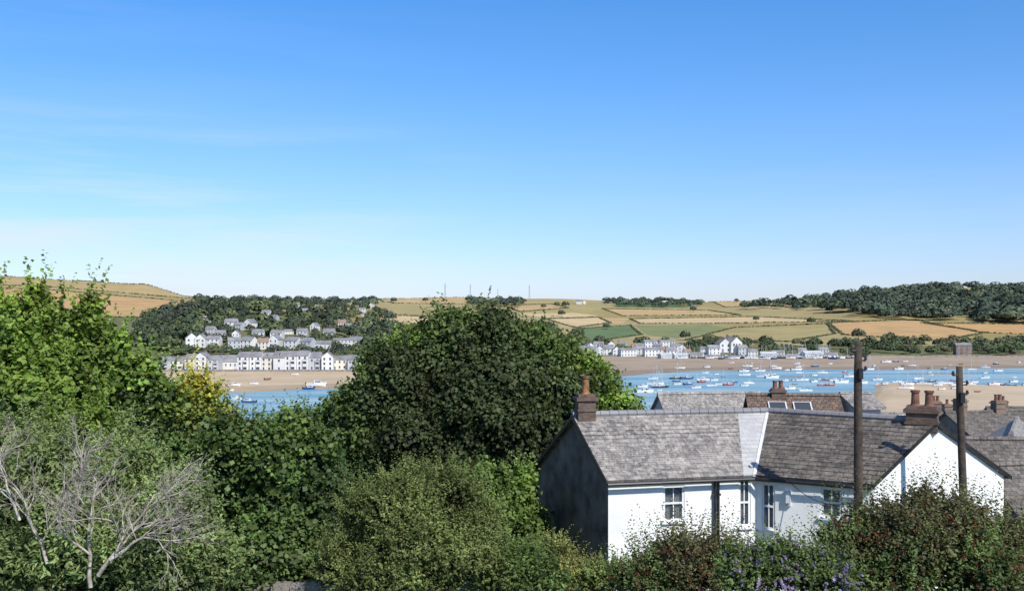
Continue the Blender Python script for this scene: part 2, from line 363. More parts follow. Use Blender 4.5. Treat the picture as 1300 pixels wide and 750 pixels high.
# (outline, colour, hedged?)
fields=[
 ([(-400,345),(0,350),(100,352),(190,360),(250,376),(250,380),(60,364),(0,362),(-400,358)],(0.42,0.32,0.155),1),
 ([(-400,362),(0,366),(60,368),(250,384),(250,408),(170,412),(0,405),(-400,400)],B_,1),
 ([(480,374),(640,376),(625,387),(500,385)],T_,1),([(500,387),(620,389),(640,396),(480,399)],G_,0),
 ([(470,400),(560,402),(560,416),(470,413)],P_,1),([(560,399),(640,399),(660,408),(560,412)],T_,0),
 ([(640,388),(700,386),(722,391),(660,396)],T_,1),([(704,386),(770,387),(800,392),(730,395)],G_,0),
 ([(662,398),(730,397),(760,401),(690,403)],P_,0),([(692,405),(760,403),(775,410),(730,416)],P_,1),
 ([(765,392),(900,394),(940,400),(790,401)],T_,1),([(762,403),(800,404),(790,411),(777,410)],T_,0),
 ([(728,418),(800,413),(815,425),(750,434)],K_,1),([(800,405),(960,402),(1080,408),(900,411),(812,411)],P_,1),
 ([(900,395),(1010,397),(1100,406),(960,401)],G_,0),([(805,413),(900,412),(930,417),(860,430),(820,425)],(0.21,0.23,0.11),0),
 ([(932,416),(1050,411),(1060,424),(1000,434),(870,432)],G_,1),([(1052,410),(1160,406),(1250,423),(1190,433),(1070,425)],B_,1),
 ([(1170,410),(1300,412),(1500,416),(1500,430),(1255,423)],(0.50,0.31,0.145),1),([(900,381),(992,377),(1000,387),(920,390)],T_,1),
 ([(785,383),(880,388),(870,391),(780,390)],K_,0),([(640,377),(760,378),(700,385),(640,386)],G_,0)]
u=np.linspace(-0.75,0.75,620)
rows=np.concatenate([np.arange(-70,300,5),np.arange(300,735,2.2),np.arange(735,2250,6.5),np.geomspace(2250,9000,30)])
U,Dg=np.meshgrid(u,rows); X=U*(np.maximum(Dg,0)+90); Y=Dg; Z=gz_(X,Y)
ys=np.maximum(Y,60); PX,PY=app(X,ys,Z)
Cg=np.zeros(X.shape+(3,)); Cg[:]=(0.34,0.28,0.135)
Cg+= (np.sin(X*0.01+Y*0.006)*0.03)[...,None]
low=(Y>540)&(Y<860); Cg[low]=(0.15,0.16,0.075)
Cg[Y<318]=(0.08,0.095,0.035)
beachm=(Y>=300)&(Y<topD(PX)+4)
Cg[beachm]=(0.52,0.41,0.29)
mud=beachm&(PX>600)&(Y>500); f=np.clip((PX-600)/150,0,1)[...,None]
Cg=np.where(mud[...,None],Cg*(1-f)+np.array((0.36,0.285,0.22))*f,Cg)
wet=beachm&(Z<0.35); Cg[wet]*=0.78
for poly,c,_ in fields:
    mk=inpoly(PX,PY,poly)&(Y>860); Cg[mk]=c
nr,nc=X.shape; idx=np.arange(nr*nc).reshape(nr,nc)
Fq=np.stack([idx[:-1,:-1],idx[:-1,1:],idx[1:,1:],idx[1:,:-1]],axis=-1).reshape(-1,4)
g=quad_mesh('ground',np.stack([X,Y,Z],-1).reshape(-1,3),Fq,np.clip(Cg.reshape(-1,3),0.01,1),'ground',smooth=True,kind='structure')
mb=MB(); mb.add([(-900,230,0),(1100,230,0),(1100,760,0),(-900,760,0)],[(0,1,2,3)])
mb.build('water','water',kind='structure')

# ---------------------------------------------------------------- far foliage
def tree_template(nq,kind,q):
    if kind=='round':
        cs=[((0,0,0.62),(0.5,0.5,0.38))]+[((0.35*math.cos(a),0.35*math.sin(a),0.5+0.2*math.sin(3*a)),(0.26,0.26,0.24)) for a in np.arange(0,6.28,1.05)]
    elif kind=='cone':
        cs=[((0,0,0.3),(0.32,0.32,0.16)),((0,0,0.5),(0.25,0.25,0.18)),((0.02,0,0.7),(0.17,0.17,0.17)),((0,0,0.88),(0.08,0.08,0.14))]
    else:
        cs=[((0,0,0.45),(0.55,0.55,0.45))]
    P=[];Nn=[];k=nq//len(cs)
    for c,r in cs:
        d=nrm(rng.normal(size=(k,3))); d[:,2]=np.where(d[:,2]<-0.4,-d[:,2],d[:,2]); r=np.array(r)
        P.append(np.array(c)+d*r*rng.uniform(0.85,1.05,(k,1))); Nn.append(nrm(d+rng.normal(size=(k,3))*0.25))
    P=np.concatenate(P);Nn=np.concatenate(Nn)
    V,Fq,_=leaf_arrays(P,Nn,q*rng.uniform(0.7,1.3,len(P)),np.zeros((len(P),3)),0.5)
    lum=np.repeat(rng.uniform(0.85,1.15,len(P)),4)
    return V,lum
TR=[tree_template(240,'round',0.21) for _ in range(5)]
TC=[tree_template(180,'cone',0.16) for _ in range(3)]
TH=[tree_template(36,'hedge',0.6) for _ in range(4)]
HOUSES=[]
def scatter(name,pts,temps,size,cols_,asp=1.0,**props):
    Vs=[];Cs=[]
    for (x,y,z) in pts:
        V,lum=temps[rng.integers(len(temps))]; s=rng.uniform(*size); a=rng.uniform(0,6.28); ca,sa=math.cos(a),math.sin(a)
        w=s*asp*rng.uniform(0.85,1.2)
        Q=np.stack([(V[:,0]*ca-V[:,1]*sa)*w+x,(V[:,0]*sa+V[:,1]*ca)*w+y,V[:,2]*s+z-0.3],1); Vs.append(Q)
        c=np.array(cols_[rng.integers(len(cols_))])*rng.uniform(0.75,1.25); Cs.append(c[None]*lum[:,None])
    V=np.concatenate(Vs);C=np.concatenate(Cs)
    return quad_mesh(name,V,np.arange(len(V)).reshape(-1,4),C,'leaffar',**props)
def region(poly,n,dmin=480,avoid=True,front=48,side=3):
    p=np.array(poly);out=[]
    while len(out)<n:
        px=rng.uniform(p[:,0].min(),p[:,0].max());py=rng.uniform(p[:,1].min(),p[:,1].max())
        if not inpoly(np.array([px]),np.array([py]),poly)[0]: continue
        x,y,z=hit(px,py,dmin); 
        x+=rng.uniform(-4,4); y+=rng.uniform(-6,6); z=float(gz_(x,y)[0])
        if avoid and any(abs(x-hx*(y/hy))<hw+side and -front<y-hy<7 for hx,hy,hw in HOUSES):
            n-=1; continue
        out.append((x,y,z))
    return out

# ---------------------------------------------------------------- houses (built about their own base, front faces -y)
def chimney_parts(parent,x,y,z0,z1,w,d,mat,potmat,npots,poth=0.5,ang=0):
    mb=MB(); c=(x,y,(z0+z1)/2); mb.box(c,(w,d,z1-z0),ang); mb.box((x,y,z1+0.055),(w+0.14,d+0.14,0.11),ang); mb.box((x,y,z1+0.165),(w-0.02,d-0.02,0.10),ang)
    mb.box((x,y,z1-0.32),(w+0.07,d+0.07,0.07),ang)
    ch=mb.build('chimney',mat,parent)
    for i in range(npots):
        off=(i-(npots-1)/2)*(w-0.1)/max(npots,1); px_,py_=x+off*math.cos(ang),y+off*math.sin(ang)
        m2=MB(); b=z1+0.2; m2.tube([(px_,py_,b),(px_,py_,b+0.08),(px_,py_,b+poth*0.85),(px_,py_,b+poth*0.86),(px_,py_,b+poth)],[0.17,0.13,0.115,0.145,0.15],12)
        m2.build('chimney_pot',potmat,ch,smooth=False)
    return ch
PROTO={}
def win_mesh(w,h):
    k=('win',w,h)
    if k not in PROTO:
        mb=MB(); mb.box((0,-0.02,0),(w+0.16,0.06,h+0.16),0,0); mb.box((0,-0.045,h*0.25),(w,0.05,h*0.46),0,1); mb.box((0,-0.045,-h*0.25),(w,0.05,h*0.46),0,1)
        mb.box((0,-0.06,-h/2-0.1),(w+0.25,0.16,0.06),0,0)
        PROTO[k]=mb.mesh('window',['frame','glass'])
    return PROTO[k]
def house(key,w,d,h,rh,wall,roof,floors,ncol,chims=1,gable=False,bay=False,label='',cat='house',pots=0,name='house',dorm=False):
    root=empty(name,(0,0,0),label=label,category=cat)
    mb=MB(); mb.obox((0,0,0),(1,0,0),(0,1,0),(-w/2,w/2),(-d/2,d/2),(-2.5,h))
    if gable:
        for s in (-1,1): mb.add([(-w/2,s*d/2,h),(w/2,s*d/2,h),(0,s*d/2,h+rh)],[(0,1,2) if s<0 else (1,0,2)])
    else:
        for s in (-1,1): mb.add([(s*w/2,-d/2,h),(s*w/2,d/2,h),(s*w/2,0,h+rh)],[(0,1,2) if s>0 else (1,0,2)])
    mb.build('wall',wall,root)
    mb=MB(); o=0.3;t=0.14
    A,Bq=(w,d) if gable else (d,w)
    k=rh/(A/2); zz=h-k*o
    for s in (-1,1):
        pr=[(s*(A/2+o),zz),(0,h+rh),(0,h+rh+t),(s*(A/2+o),zz+t)]
        vs=[]
        for e in (-Bq/2-o*0.6,Bq/2+o*0.6):
            for (a,z) in pr: vs.append((a,e,z) if gable else (e,a,z))
        mb.add(vs,[(0,1,2,3),(7,6,5,4),(3,2,6,7),(0,4,5,1),(0,3,7,4)])
    rr=[(0,-Bq/2-o*0.6,h+rh+t),(0,Bq/2+o*0.6,h+rh+t)] if gable else [(-Bq/2-o*0.6,0,h+rh+t),(Bq/2+o*0.6,0,h+rh+t)]
    mb.tube(rr,[0.13,0.13],6)
    ob=mb.build('roof',roof,root)
    if dorm:
        mb=MB(); yy=-d/4-0.4; zc=h+rh*0.45; mb.box((0,yy+0.6,zc),(1.9,1.9,1.3)); mb.add([(-1.1,yy-0.5,zc+0.6),(1.1,yy-0.5,zc+0.6),(0,yy-0.5,zc+1.3),(-1.1,yy+1.9,zc+0.6),(1.1,yy+1.9,zc+0.6),(0,yy+1.9,zc+1.3)],[(0,1,2),(1,4,5,2),(0,2,5,3)],1); mb.box((0,yy-0.36,zc),(1.1,0.06,0.9),0,2)
        mb.build('dormer',[wall,roof,'glass'],root)
    fh=h/floors; ww,wh=(1.1,1.35) if h>4 else (0.9,1.1); wm=win_mesh(ww,wh)
    for f_ in range(floors):
        for c in range(ncol):
            if f_==0 and c==0: continue
            o_=bpy.data.objects.new('window',wm); COL.objects.link(o_); o_.parent=root
            o_.location=((c-(ncol-1)/2)*w/ncol,-d/2-0.02,f_*fh+fh*0.55)
    mb=MB(); x0=-(ncol-1)/2*w/ncol; mb.box((x0,-d/2-0.03,1.05),(0.95,0.08,2.1)); mb.box((x0,-d/2-0.02,1.1),(1.15,0.06,2.25),0,1); mb.build('door',['hullb','frame'],root)
    if bay:
        mb=MB(); mb.box((w/4,-d/2-0.5,h*0.38),(w*0.36,1.0,h*0.76)); mb.box((w/4,-d/2-0.5,h*0.38+h*0.385),(w*0.4,1.15,0.12),0,1)
        for q in (0.2,0.56): mb.box((w/4,-d/2-1.01,h*q),(w*0.3,0.06,h*0.17),0,2)
        mb.build('bay',[wall,roof,'glass'],root)
    for i in range(chims):
        s=-1 if i==0 else 1
        if gable: chimney_parts(root,0,s*-(d/2-0.5),h+rh-0.8,h+rh+1.0,0.9,0.6,'brick_far','pot',pots)
        else: chimney_parts(root,s*(w/2-0.4),0,h+rh-0.8,h+rh+1.0,0.6,1.0,'brick_far','pot',pots)
    return root
def clone(root):
    n=root.copy(); COL.objects.link(n)
    def rec(src,dst):
        for c in src.children:
            k=c.copy(); k.parent=dst; COL.objects.link(k); rec(c,k)
    rec(root,n); return n
USED={}
def place(key,maker,loc,rot=0,scale=1.0,**props):
    if key not in USED:
        r=maker(); USED[key]=r
    else: r=clone(USED[key])
    r.location=loc; r.rotation_euler=(0,0,rot); r.scale=(scale,)*3 if not isinstance(scale,tuple) else scale
    for k,v in props.items(): r[k]=v
    return r
HK={
 'ta':lambda:house('ta',6.4,9,7.4,2.2,'farwhite','slate_far',3,2,1,False,True,'white three storey terraced seafront house with bay and slate roof'),
 'tb':lambda:house('tb',6.4,9,7.0,2.6,'cream','slate_far',3,2,1,False,False,'pale cream three storey terraced seafront house with dormer',dorm=True),
 'tc':lambda:house('tc',6.4,9,7.2,2.4,'farwhite','slate_far',3,2,1,True,False,'white gable fronted terraced seafront house with slate roof'),
 'td':lambda:house('td',6.4,9,6.6,2.3,'grey','slate_far',2,2,1,False,True,'grey rendered terraced seafront house with bay window'),
 'te':lambda:house('te',9,9,6.0,2.0,'cream','slate_far',2,3,1,False,False,'wide pale cream seafront house with slate roof'),
 'tf':lambda:house('tf',6.4,9,7.0,3.0,'farwhite','slate_far',2,1,1,False,False,'narrow white seafront house with steep roof and dormer',dorm=True),
 'va':lambda:house('va',10,8,5.2,2.6,'farwhite','slate_far',2,3,2,False,False,'white two storey village house with slate roof among trees'),
 'vb':lambda:house('vb',8,8,5.0,2.8,'cream','tile_far',2,3,1,False,False,'cream village house with weathered clay tile roof'),
 'vc':lambda:house('vc',7,9,5.2,3.0,'farwhite','slate_far',2,2,1,True,False,'white gabled village house with slate roof on the hillside'),
 'vd':lambda:house('vd',13,7,3.2,2.2,'farwhite','slate_far',1,4,1,False,False,'long white bungalow with grey roof'),
 've':lambda:house('ve',9,8,5.4,2.4,'grey','slate_far',2,3,1,False,False,'grey rendered village house with slate roof'),
 'vf':lambda:house('vf',15,8,5.6,1.6,'farwhite','slate_far',2,5,0,False,False,'wide white waterside building with low roof'),
 'st':lambda:house('st',11,9,7.5,1.6,'brick_far','slate_far',3,3,0,False,False,'square dark brown stone building near the shore'),
 'sh':lambda:house('sh',16,10,4.0,2.2,'grey','grey',1,4,0,False,False,'pale grey boatyard shed with shallow pitched roof',cat='shed',name='boat_shed'),
}
def far_house(key,px,py=None,D=None,rot=None,scale=1.0,grp='houses across the estuary'):
    if D is None: x,y,z=hit(px,py)
    else: x=(px-650)/F*D; y=D; z=float(gz_(x,y)[0])
    sw=scale if not isinstance(scale,tuple) else scale[0]
    HOUSES.append((x,y,7*sw))
    return place(key,HK[key],(x,y,z),(random.uniform(-0.4,0.4) if rot is None else rot),scale,group=grp)
px=203.0
for k,wpx,hh,dy in [('td',15,.8,8),('te',19,.85,10),('tb',13,.9,5),('tc',16,1.0,8),('td',14,.9,5),('vd',24,1.4,14),('ta',15,1.05,0),('ta',15,1.05,0),('tb',15,1.0,2),('tf',15,1.05,-1),('ta',15,1.10,0),('ta',15,1.13,0),('td',15,1.1,3),('tc',15,1.06,1),('te',19,.95,9),('td',14,.9,5),('tf',14,.85,8)]:
    w0={'td':6.4,'te':9,'tb':6.4,'tc':6.4,'ta':6.4,'vd':13,'tf':6.4}[k]; D=546+dy
    far_house(k,px+wpx/2,D=D,rot=random.uniform(-0.08,0.12),grp='terraced houses on the seafront',scale=(wpx*D/F/w0*0.96,1,hh)); px+=wpx
for k,px,py,s in [('vc',243,441,1.1),('vc',256,441,1),('va',272,439,.85),('ve',297,443,.9),('va',316,442,.9),('vb',334,443,.85),('vc',350,441,.95),('va',372,442,.9),
  ('ve',391,443,.9),('vd',412,442,.9),('vf',434,440,.8),('va',452,441,.9),('vc',300,431,.7),('va',328,430,.8),('va',352,431,.8),('va',294,417,.9),('ve',304,419,.7),('vc',318,418,.9),('ve',347,410,.8),('va',374,394,1.0),('vd',388,398,.8),('vc',403,397,.9),('va',380,388,.8),
  ('vf',456,398,.9),('vd',466,402,.8),('vb',434,416,.8),('va',446,421,.8),('vc',472,391,.8),('va',418,429,.8),('ve',384,429,.8),('va',458,388,.8),('va',280,430,.7),('ve',268,425,.7),('vd',365,424,.6),('vc',400,420,.7),('va',338,402,.7),('va',262,410,.7),('vc',425,402,.7)]: far_house(k,px,py,scale=s)
for k,px,py,s in [('va',742,450,.85),('ve',751,452,.9),('vc',760,450,.8),('va',771,450,.8),('vc',782,451,.8),('vf',796,452,.8),('va',812,450,.8),('vf',828,452,.85),('vb',842,451,.8),('va',852,452,.8),('vc',776,443,.8),('vf',826,441,.9),('vf',845,441,.9),('va',858,446,.8),
   ('vb',872,453,.7),('vd',885,454,.7),('va',905,450,.9),('vc',918,447,1.3),('vc',929,447,1.45),('ve',941,450,.9),('va',760,443,.8),('sh',975,454,.7),('sh',1030,454,.8),('vd',1055,454,.7),('va',955,453,.7),('vd',1005,455,.6),('ve',790,443,.8),('vd',812,442,.7),
   ('vb',806,447,.7),('ve',835,446,.8),('vc',866,448,.8),('va',895,449,.7),('sh',862,455,.6),('vd',988,451,.7),('ve',1018,451,.7),('va',1045,450,.7),('vc',748,444,.7),('vf',770,446,.7),('sh',845,455,.6)]: far_house(k,px,py,scale=s)
far_house('st',1222,451,scale=1)
for k,px,py,s in [('va',735,386,1.0),('vc',742,386,.8),('vb',610,386,1.0),('va',880,392,.8)]: far_house(k,px,py,scale=s,grp='farmhouses on the hills')

# woods
DG=[(0.062,0.085,0.052),(0.082,0.108,0.058),(0.12,0.145,0.07),(0.066,0.08,0.058)]
MG=[(0.085,0.108,0.058),(0.105,0.13,0.064),(0.07,0.095,0.054),(0.12,0.13,0.074)]
FB=[(0.072,0.098,0.072),(0.09,0.115,0.078),(0.115,0.14,0.086),(0.075,0.095,0.074)]  # distance haze painted into the wood colours: FB bluish, DG lightened
scatter('woodland',region([(172,412),(240,394),(300,388),(400,390),(470,394),(500,404),(495,430),(470,446),(200,446),(172,435)],520),TR+TC,(5.0,13),DG,0.95,kind='stuff')
scatter('woodland',region([(225,452),(225,425),(300,412),(470,412),(480,455)],330,555,True,12,1),TR,(3.5,7),MG+DG,1.0,kind='stuff')
scatter('woodland',region([(905,392),(960,388),(1000,386),(1020,384),(1100,373),(1200,366),(1420,366),(1500,411),(1300,411),(1170,408),(1100,403),(1010,394)],880,1120),TR,(8,20),FB,1.1,kind='stuff')
scatter('woodland',region([(700,436),(860,440),(900,432),(1000,440),(1100,436),(1500,436),(1500,452),(860,453),(700,446)],360,726),TR,(5,9),MG,1.0,kind='stuff')
scatter('woodland',region([(770,383),(830,381),(890,386),(890,391),(830,391),(770,388)],90,1500),TR,(8,12),FB,1.2,kind='stuff')
scatter('woodland',region([(594,382),(665,384),(660,390),(600,390)],50,1500),TR,(8,13),FB,1.2,kind='stuff')
scatter('woodland',region([(250,382),(480,382),(480,390),(250,390)],110,1100),TR,(7,12),FB,1.1,kind='stuff')
scatter('woodland',region([(480,414),(640,414),(740,420),(740,446),(470,450)],180,600),TR,(6,11),MG,1.0,kind='stuff')
hp=[]
for poly,_,hd in fields:
    n=len(poly)
    if not hd: continue
    for i in range(n):
        (x1,y1),(x2,y2)=poly[i],poly[(i+1)%n]
        if min(x1,x2)<-100 and max(x1,x2)<-100: continue
        a=np.array(hit(x1,max(y1,362),850));b=np.array(hit(x2,max(y2,362),850)); L=np.linalg.norm(a-b); k=int(min(L/2.6,130))+1
        for j in range(k+1):
            t=j/k; px=x1+(x2-x1)*t; py=y1+(y2-y1)*t
            if abs(x2-x1)>2*abs(y2-y1): x,y,z=hit(px,py,850)
            else:
                q=a*(1-t)+b*t; x,y=q[0],q[1]
            x+=rng.normal()*0.5; y+=rng.normal()*0.5
            hp.append((x,y,float(gz_(x,y)[0])))
scatter('hedgerow',hp,TH,(0.9,1.9),[(0.12,0.14,0.08),(0.14,0.155,0.085),(0.11,0.13,0.075)],1.5,kind='stuff')
def far_tree(kind):
    def mk():
        root=empty('pine_tree' if kind else 'broadleaf_tree',label='dark green pine tree on the wooded hillside' if kind else 'rounded green tree beside the far fields',category='tree')
        mb=MB(); mb.tube([(0,0,-0.5),(0.1,0,4),(0,0.1,9)],[0.35,0.25,0.1],6); mb.build('trunk','bark',root)
        V,lum=(TC[0] if kind else TR[0]); V=V*np.array([11,11,12]) if not kind else V*np.array([13,13,14])
        quad_mesh('crown',V,np.arange(len(V)).reshape(-1,4),np.array((0.05,0.066,0.043) if kind else (0.085,0.11,0.07))[None]*lum[:,None],'leaffar',root)
        return root
    return mk
for px,py in [(178,432),(188,427),(197,433),(206,422),(214,430),(226,418),(268,410),(286,402),(305,404),(330,399),(352,400),(376,408),(420,404),(438,400),(482,407)]:
    x,y,z=hit(px,py); place('pine',far_tree(1),(x,y,z),random.uniform(0,6),random.uniform(0.7,1.0),group='pines on the wooded hillside')
for px,py in [(1250,371),(1257,370),(1264,371),(1238,371),(1190,370),(707,390),(718,391),(713,402),(770,418),(1030,412),(880,396),(960,408),(500,385),(540,384),(870,432),(1090,432),(1130,433),(690,392),(550,390),(935,384)]:
    x,y,z=hit(px,py); place('broad',far_tree(0),(x,y,z),random.uniform(0,6),random.uniform(0.6,1.0)*(2.0 if px in (1257,1250,1264) else 1),group='trees along the far fields')

mb=MB()
for px0 in range(735,1400,20):
    a=(px0-650)/F*722; b=(px0+20-650)/F*722; mb.obox((a,722,0),(1,0,0),(0,1,0),(0,b-a-0.01),(0,1.2),(0.5,3.0+0.2*math.sin(px0)))
mb.build('sea_wall','stone',label='long low stone sea wall along the far shore',category='wall')
mb=MB()
for px0 in range(195,470,20):
    a=(px0-650)/F*537; b=(px0+20-650)/F*537; mb.obox((a,537,0),(1,0,0),(0,1,0),(0,b-a-0.01),(0,0.9),(0.2,2.6))
mb.build('sea_wall','stone',label='grey stone promenade wall below the seafront terrace',category='wall')
def pylon():
    root=empty('electricity_pylon',label='steel lattice electricity pylon on the ridge',category='pylon'); mb=MB(); H=34
    for sx in (-1,1):
        for sy in (-1,1): mb.tube([(sx*1.9,sy*1.9,-1),(sx*0.45,sy*0.45,H*0.75),(sx*0.3,sy*0.3,H)],[0.22,0.2,0.18],4)
    for i in range(8):
        z=H*i/9; w=1.9-1.5*i/8
        for s in (-1,1): mb.tube([(-w,s*w,z),(w-0.18,s*(w-0.18),z+H/9)],[0.09,0.09],4); mb.tube([(w,s*w,z),(-w+0.18,s*(w-0.18),z+H/9)],[0.09,0.09],4)
    mb.build('tower','dsteel',root); m2=MB()
    for z,w in ((H*0.72,3.5),(H*0.84,4.5),(H*0.95,3)): m2.tube([(-w,0,z),(0,0,z+0.8),(w,0,z)],[0.14,0.25,0.14],4)
    m2.build('crossarm','dsteel',root); return root
for px,s_ in ((565,.9),(597,.85),(672,.85),(632,.6)): 
    x,y,z=hit(px,377,1500); place('pyl',pylon,(x,y,z),0.6,s_,group='pylons on the ridge')

# ---------------------------------------------------------------- boats
def hull_mb(L,Bm,hgt,mi=0,rimi=1):
    mb=MB(); st_=[(-0.5,0.80,0.92),(-0.3,0.96,0.9),(0,1.0,0.92),(0.22,0.82,1.0),(0.38,0.48,1.12),(0.5,0.03,1.28)]
    rings=[]
    for t,bw,sh in st_:
        x=t*L;b=Bm/2*bw;s=hgt*sh
        rings.append([(x+ (0.08*L if t==0.5 else 0),-b,s),(x,-b*0.82,0.1*hgt),(x,-b*0.3,-0.3*hgt),(x,b*0.3,-0.3*hgt),(x,b*0.82,0.1*hgt),(x+(0.08*L if t==0.5 else 0),b,s)])
    vs=[p for r in rings for p in r]; fs=[]
    for i in range(5):
        for j in range(5): fs.append((i*6+j,(i+1)*6+j,(i+1)*6+j+1,i*6+j+1))
    fs.append(tuple(range(6))); mb.add(vs,fs,mi)
    dk=[(r[0][0],r[0][1]*0.94,r[0][2]-0.06) for r in rings]+[(r[5][0],r[5][1]*0.94,r[5][2]-0.06) for r in rings][::-1]
    mb.add(dk,[(0,1,10,11),(1,2,9,10),(2,3,8,9),(3,4,7,8),(4,5,6,7)],rimi)
    for sgn in (0,5): mb.tube([r[sgn] for r in rings],[0.05]*6,5,mi)
    return mb
def cabin_mb(x0,x1,w,z0,z1):
    mb=MB(); s=0.82; rk=0.25*(x1-x0)
    vs=[(x0,-w/2,z0),(x1,-w/2*0.85,z0),(x1,w/2*0.85,z0),(x0,w/2,z0),(x0+0.05,-w/2*s,z1),(x1-rk,-w/2*s*0.85,z1),(x1-rk,w/2*s*0.85,z1),(x0+0.05,w/2*s,z1)]
    mb.add(vs,[(3,2,1,0),(4,5,6,7),(0,1,5,4),(1,2,6,5),(2,3,7,6),(3,0,4,7)]); mb.box(((x0+x1-rk)/2,0,z1+0.03),(x1-rk-x0+0.25,w*s+0.1,0.07))
    return mb
def win_strip(root,x0,x1,w,z0,z1):
    s=0.93
    for sg in (-1,1):
        mb=MB(); mb.add([(x0,sg*(w/2*s+0.03),z0),(x1,sg*(w/2*s*0.88+0.03),z0),(x1-0.12,sg*(w/2*s*0.84+0.02),z1),(x0,sg*(w/2*s*0.95+0.02),z1)],[(0,1,2,3) if sg<0 else (3,2,1,0)]); mb.build('window','glass',root)
def boat(kind,hm,label):
    def mk():
        root=empty('motorboat' if kind=='m' else 'sailing_yacht' if kind=='s' else 'dinghy',label=label,category='boat')
        if kind=='m':
            hull_mb(6.5,2.4,0.95).build('hull',[hm,'inner'],root); cabin_mb(-0.6,2.2,1.9,0.85,1.8).build('cabin','hullw',root)
            win_strip(root,-0.4,1.75,1.9,1.25,1.65)
            mb=MB(); mb.box((-3.45,0,0.9),(0.35,0.4,0.75)); mb.box((-3.45,0,0.2),(0.15,0.15,0.9)); mb.build('outboard_motor','black',root)
        elif kind=='s':
            hull_mb(8.0,2.4,0.85).build('hull',[hm,'inner'],root); cabin_mb(-0.8,2.4,1.6,0.75,1.25).build('cabin','hullw',root)
            win_strip(root,-0.4,1.8,1.6,0.95,1.15)
            mb=MB(); mb.tube([(0.9,0,0.9),(0.9,0,9.6)],[0.12,0.09],6); mb.tube([(0.9,-0.9,6),(0.9,0.9,6)],[0.03,0.03],4)
            mb.tube([(4.3,0,1.1),(0.9,0,9.4)],[0.03,0.03],3); mb.tube([(-4,0,0.9),(0.9,0,9.5)],[0.03,0.03],3); mb.build('mast','steel',root)
            mb=MB(); mb.tube([(0.9,0,1.7),(-1,0,1.75),(-2.8,0,1.65)],[0.08,0.13,0.07],6); mb.build('furled_sail','hullb',root)
        else:
            hull_mb(4.2,1.7,0.6).build('hull',[hm,'inner'],root)
            mb=MB(); mb.box((-0.6,0,0.56),(0.3,1.45,0.06)); mb.build('seat','hullt',root)
            mb=MB(); mb.box((0.6,0,0.6),(0.3,1.3,0.06)); mb.build('seat','hullt',root)
            mb=MB(); mb.box((-2.25,0,0.65),(0.28,0.3,0.55)); mb.build('outboard_motor','black',root)
        return root
    return mk
BK={'m1':boat('m','hullw','white motorboat with small cabin moored on the estuary'),'m2':boat('m','hullb','blue hulled motorboat with white cabin moored on the estuary'),
 's1':boat('s','hullw','white sailing yacht with bare mast and furled sail'),'s2':boat('s','hulld','dark hulled sailing yacht with bare mast'),'d1':boat('d','hullw','small white open dinghy with outboard'),
 'd2':boat('d','hullt','small varnished open dinghy'),'m3':boat('m','hullr','red hulled fishing boat with white wheelhouse'),'d3':boat('d','hullb','small blue open dinghy')}
def put_boat(k,px,py,scale=1,rot=None):
    D=CAM*F/(py-HY); x=(px-650)/F*D; z=float(gz_(x,D)[0])
    zz=z+0.28*scale if z>-0.02 else 0.0
    place(k,BK[k],(x,D,zz),random.uniform(-0.5,0.5) if rot is None else rot,scale,group='boats on the estuary')
for k,px,py,s,r in [('m1',401,491,1.3,0.1),('m1',297,491,0.8,0.2),('m2',316,511,0.85,3.0),('m1',300,507,0.8,2.9),('d1',290,497,1.0,0),('d1',374,479,.9,.3),('m1',216,486,1.0,.2),('m2',392,494,.8,.1),('d2',340,484,1,1),('m1',322,489,.6,.2),
  ('m1',818,498,1.05,.2),('s2',838,492,.9,.1),('m2',872,481,1,.2),('m1',893,483,1.0,3.3),('m1',980,480,1.1,.2),('s1',1018,483,.9,.3),('m3',925,489,.8,.2),('m1',1125,462,1,.1),('s1',1250,480,.8,.4),('m1',1068,486,1.1,.2)]: put_boat(k,px,py,s,r)
keys=['m1']*9+['m2']*2+['s1']*8+['s2']*2+['d1']*7+['d2']*2+['m3']*1+['d3']*1
pts=[]; tries=0; clus=[(random.uniform(800,1290),random.uniform(464,494)) for _ in range(18)]
while len(pts)<118 and tries<9000:
    tries+=1
    if random.random()<0.5:
        c_=random.choice(clus); px=c_[0]+random.gauss(0,26); py=c_[1]+random.gauss(0,4)
    else: px=random.uniform(790,1305); py=462+42*random.random()**1.15
    if py<461 or py>506 or px<795: continue
    if px<840 and py<476: continue
    if px>1110 and py>492 and random.random()<0.8: continue
    if any(abs(px-a)<9 and abs(py-b_)<2.4 for a,b_ in pts): continue
    pts.append((px,py)); base_r=random.choice([0.15,0.15,3.3,0.5]); put_boat(random.choice(keys),px,py,random.uniform(0.5,0.95),base_r+random.uniform(-0.4,0.4))
for i in range(44):
    px=860+i*5.2+random.uniform(-2,2); D=700+random.uniform(-8,15); x=(px-650)/F*D; z=float(gz_(x,D)[0])
    k=random.choice(['s1','s2','s1','m1','s2','m2','s1']); place(k,BK[k],(x,D,z+0.3),random.uniform(-1,1),random.uniform(0.6,1.1),group='boats laid up on the far shore')

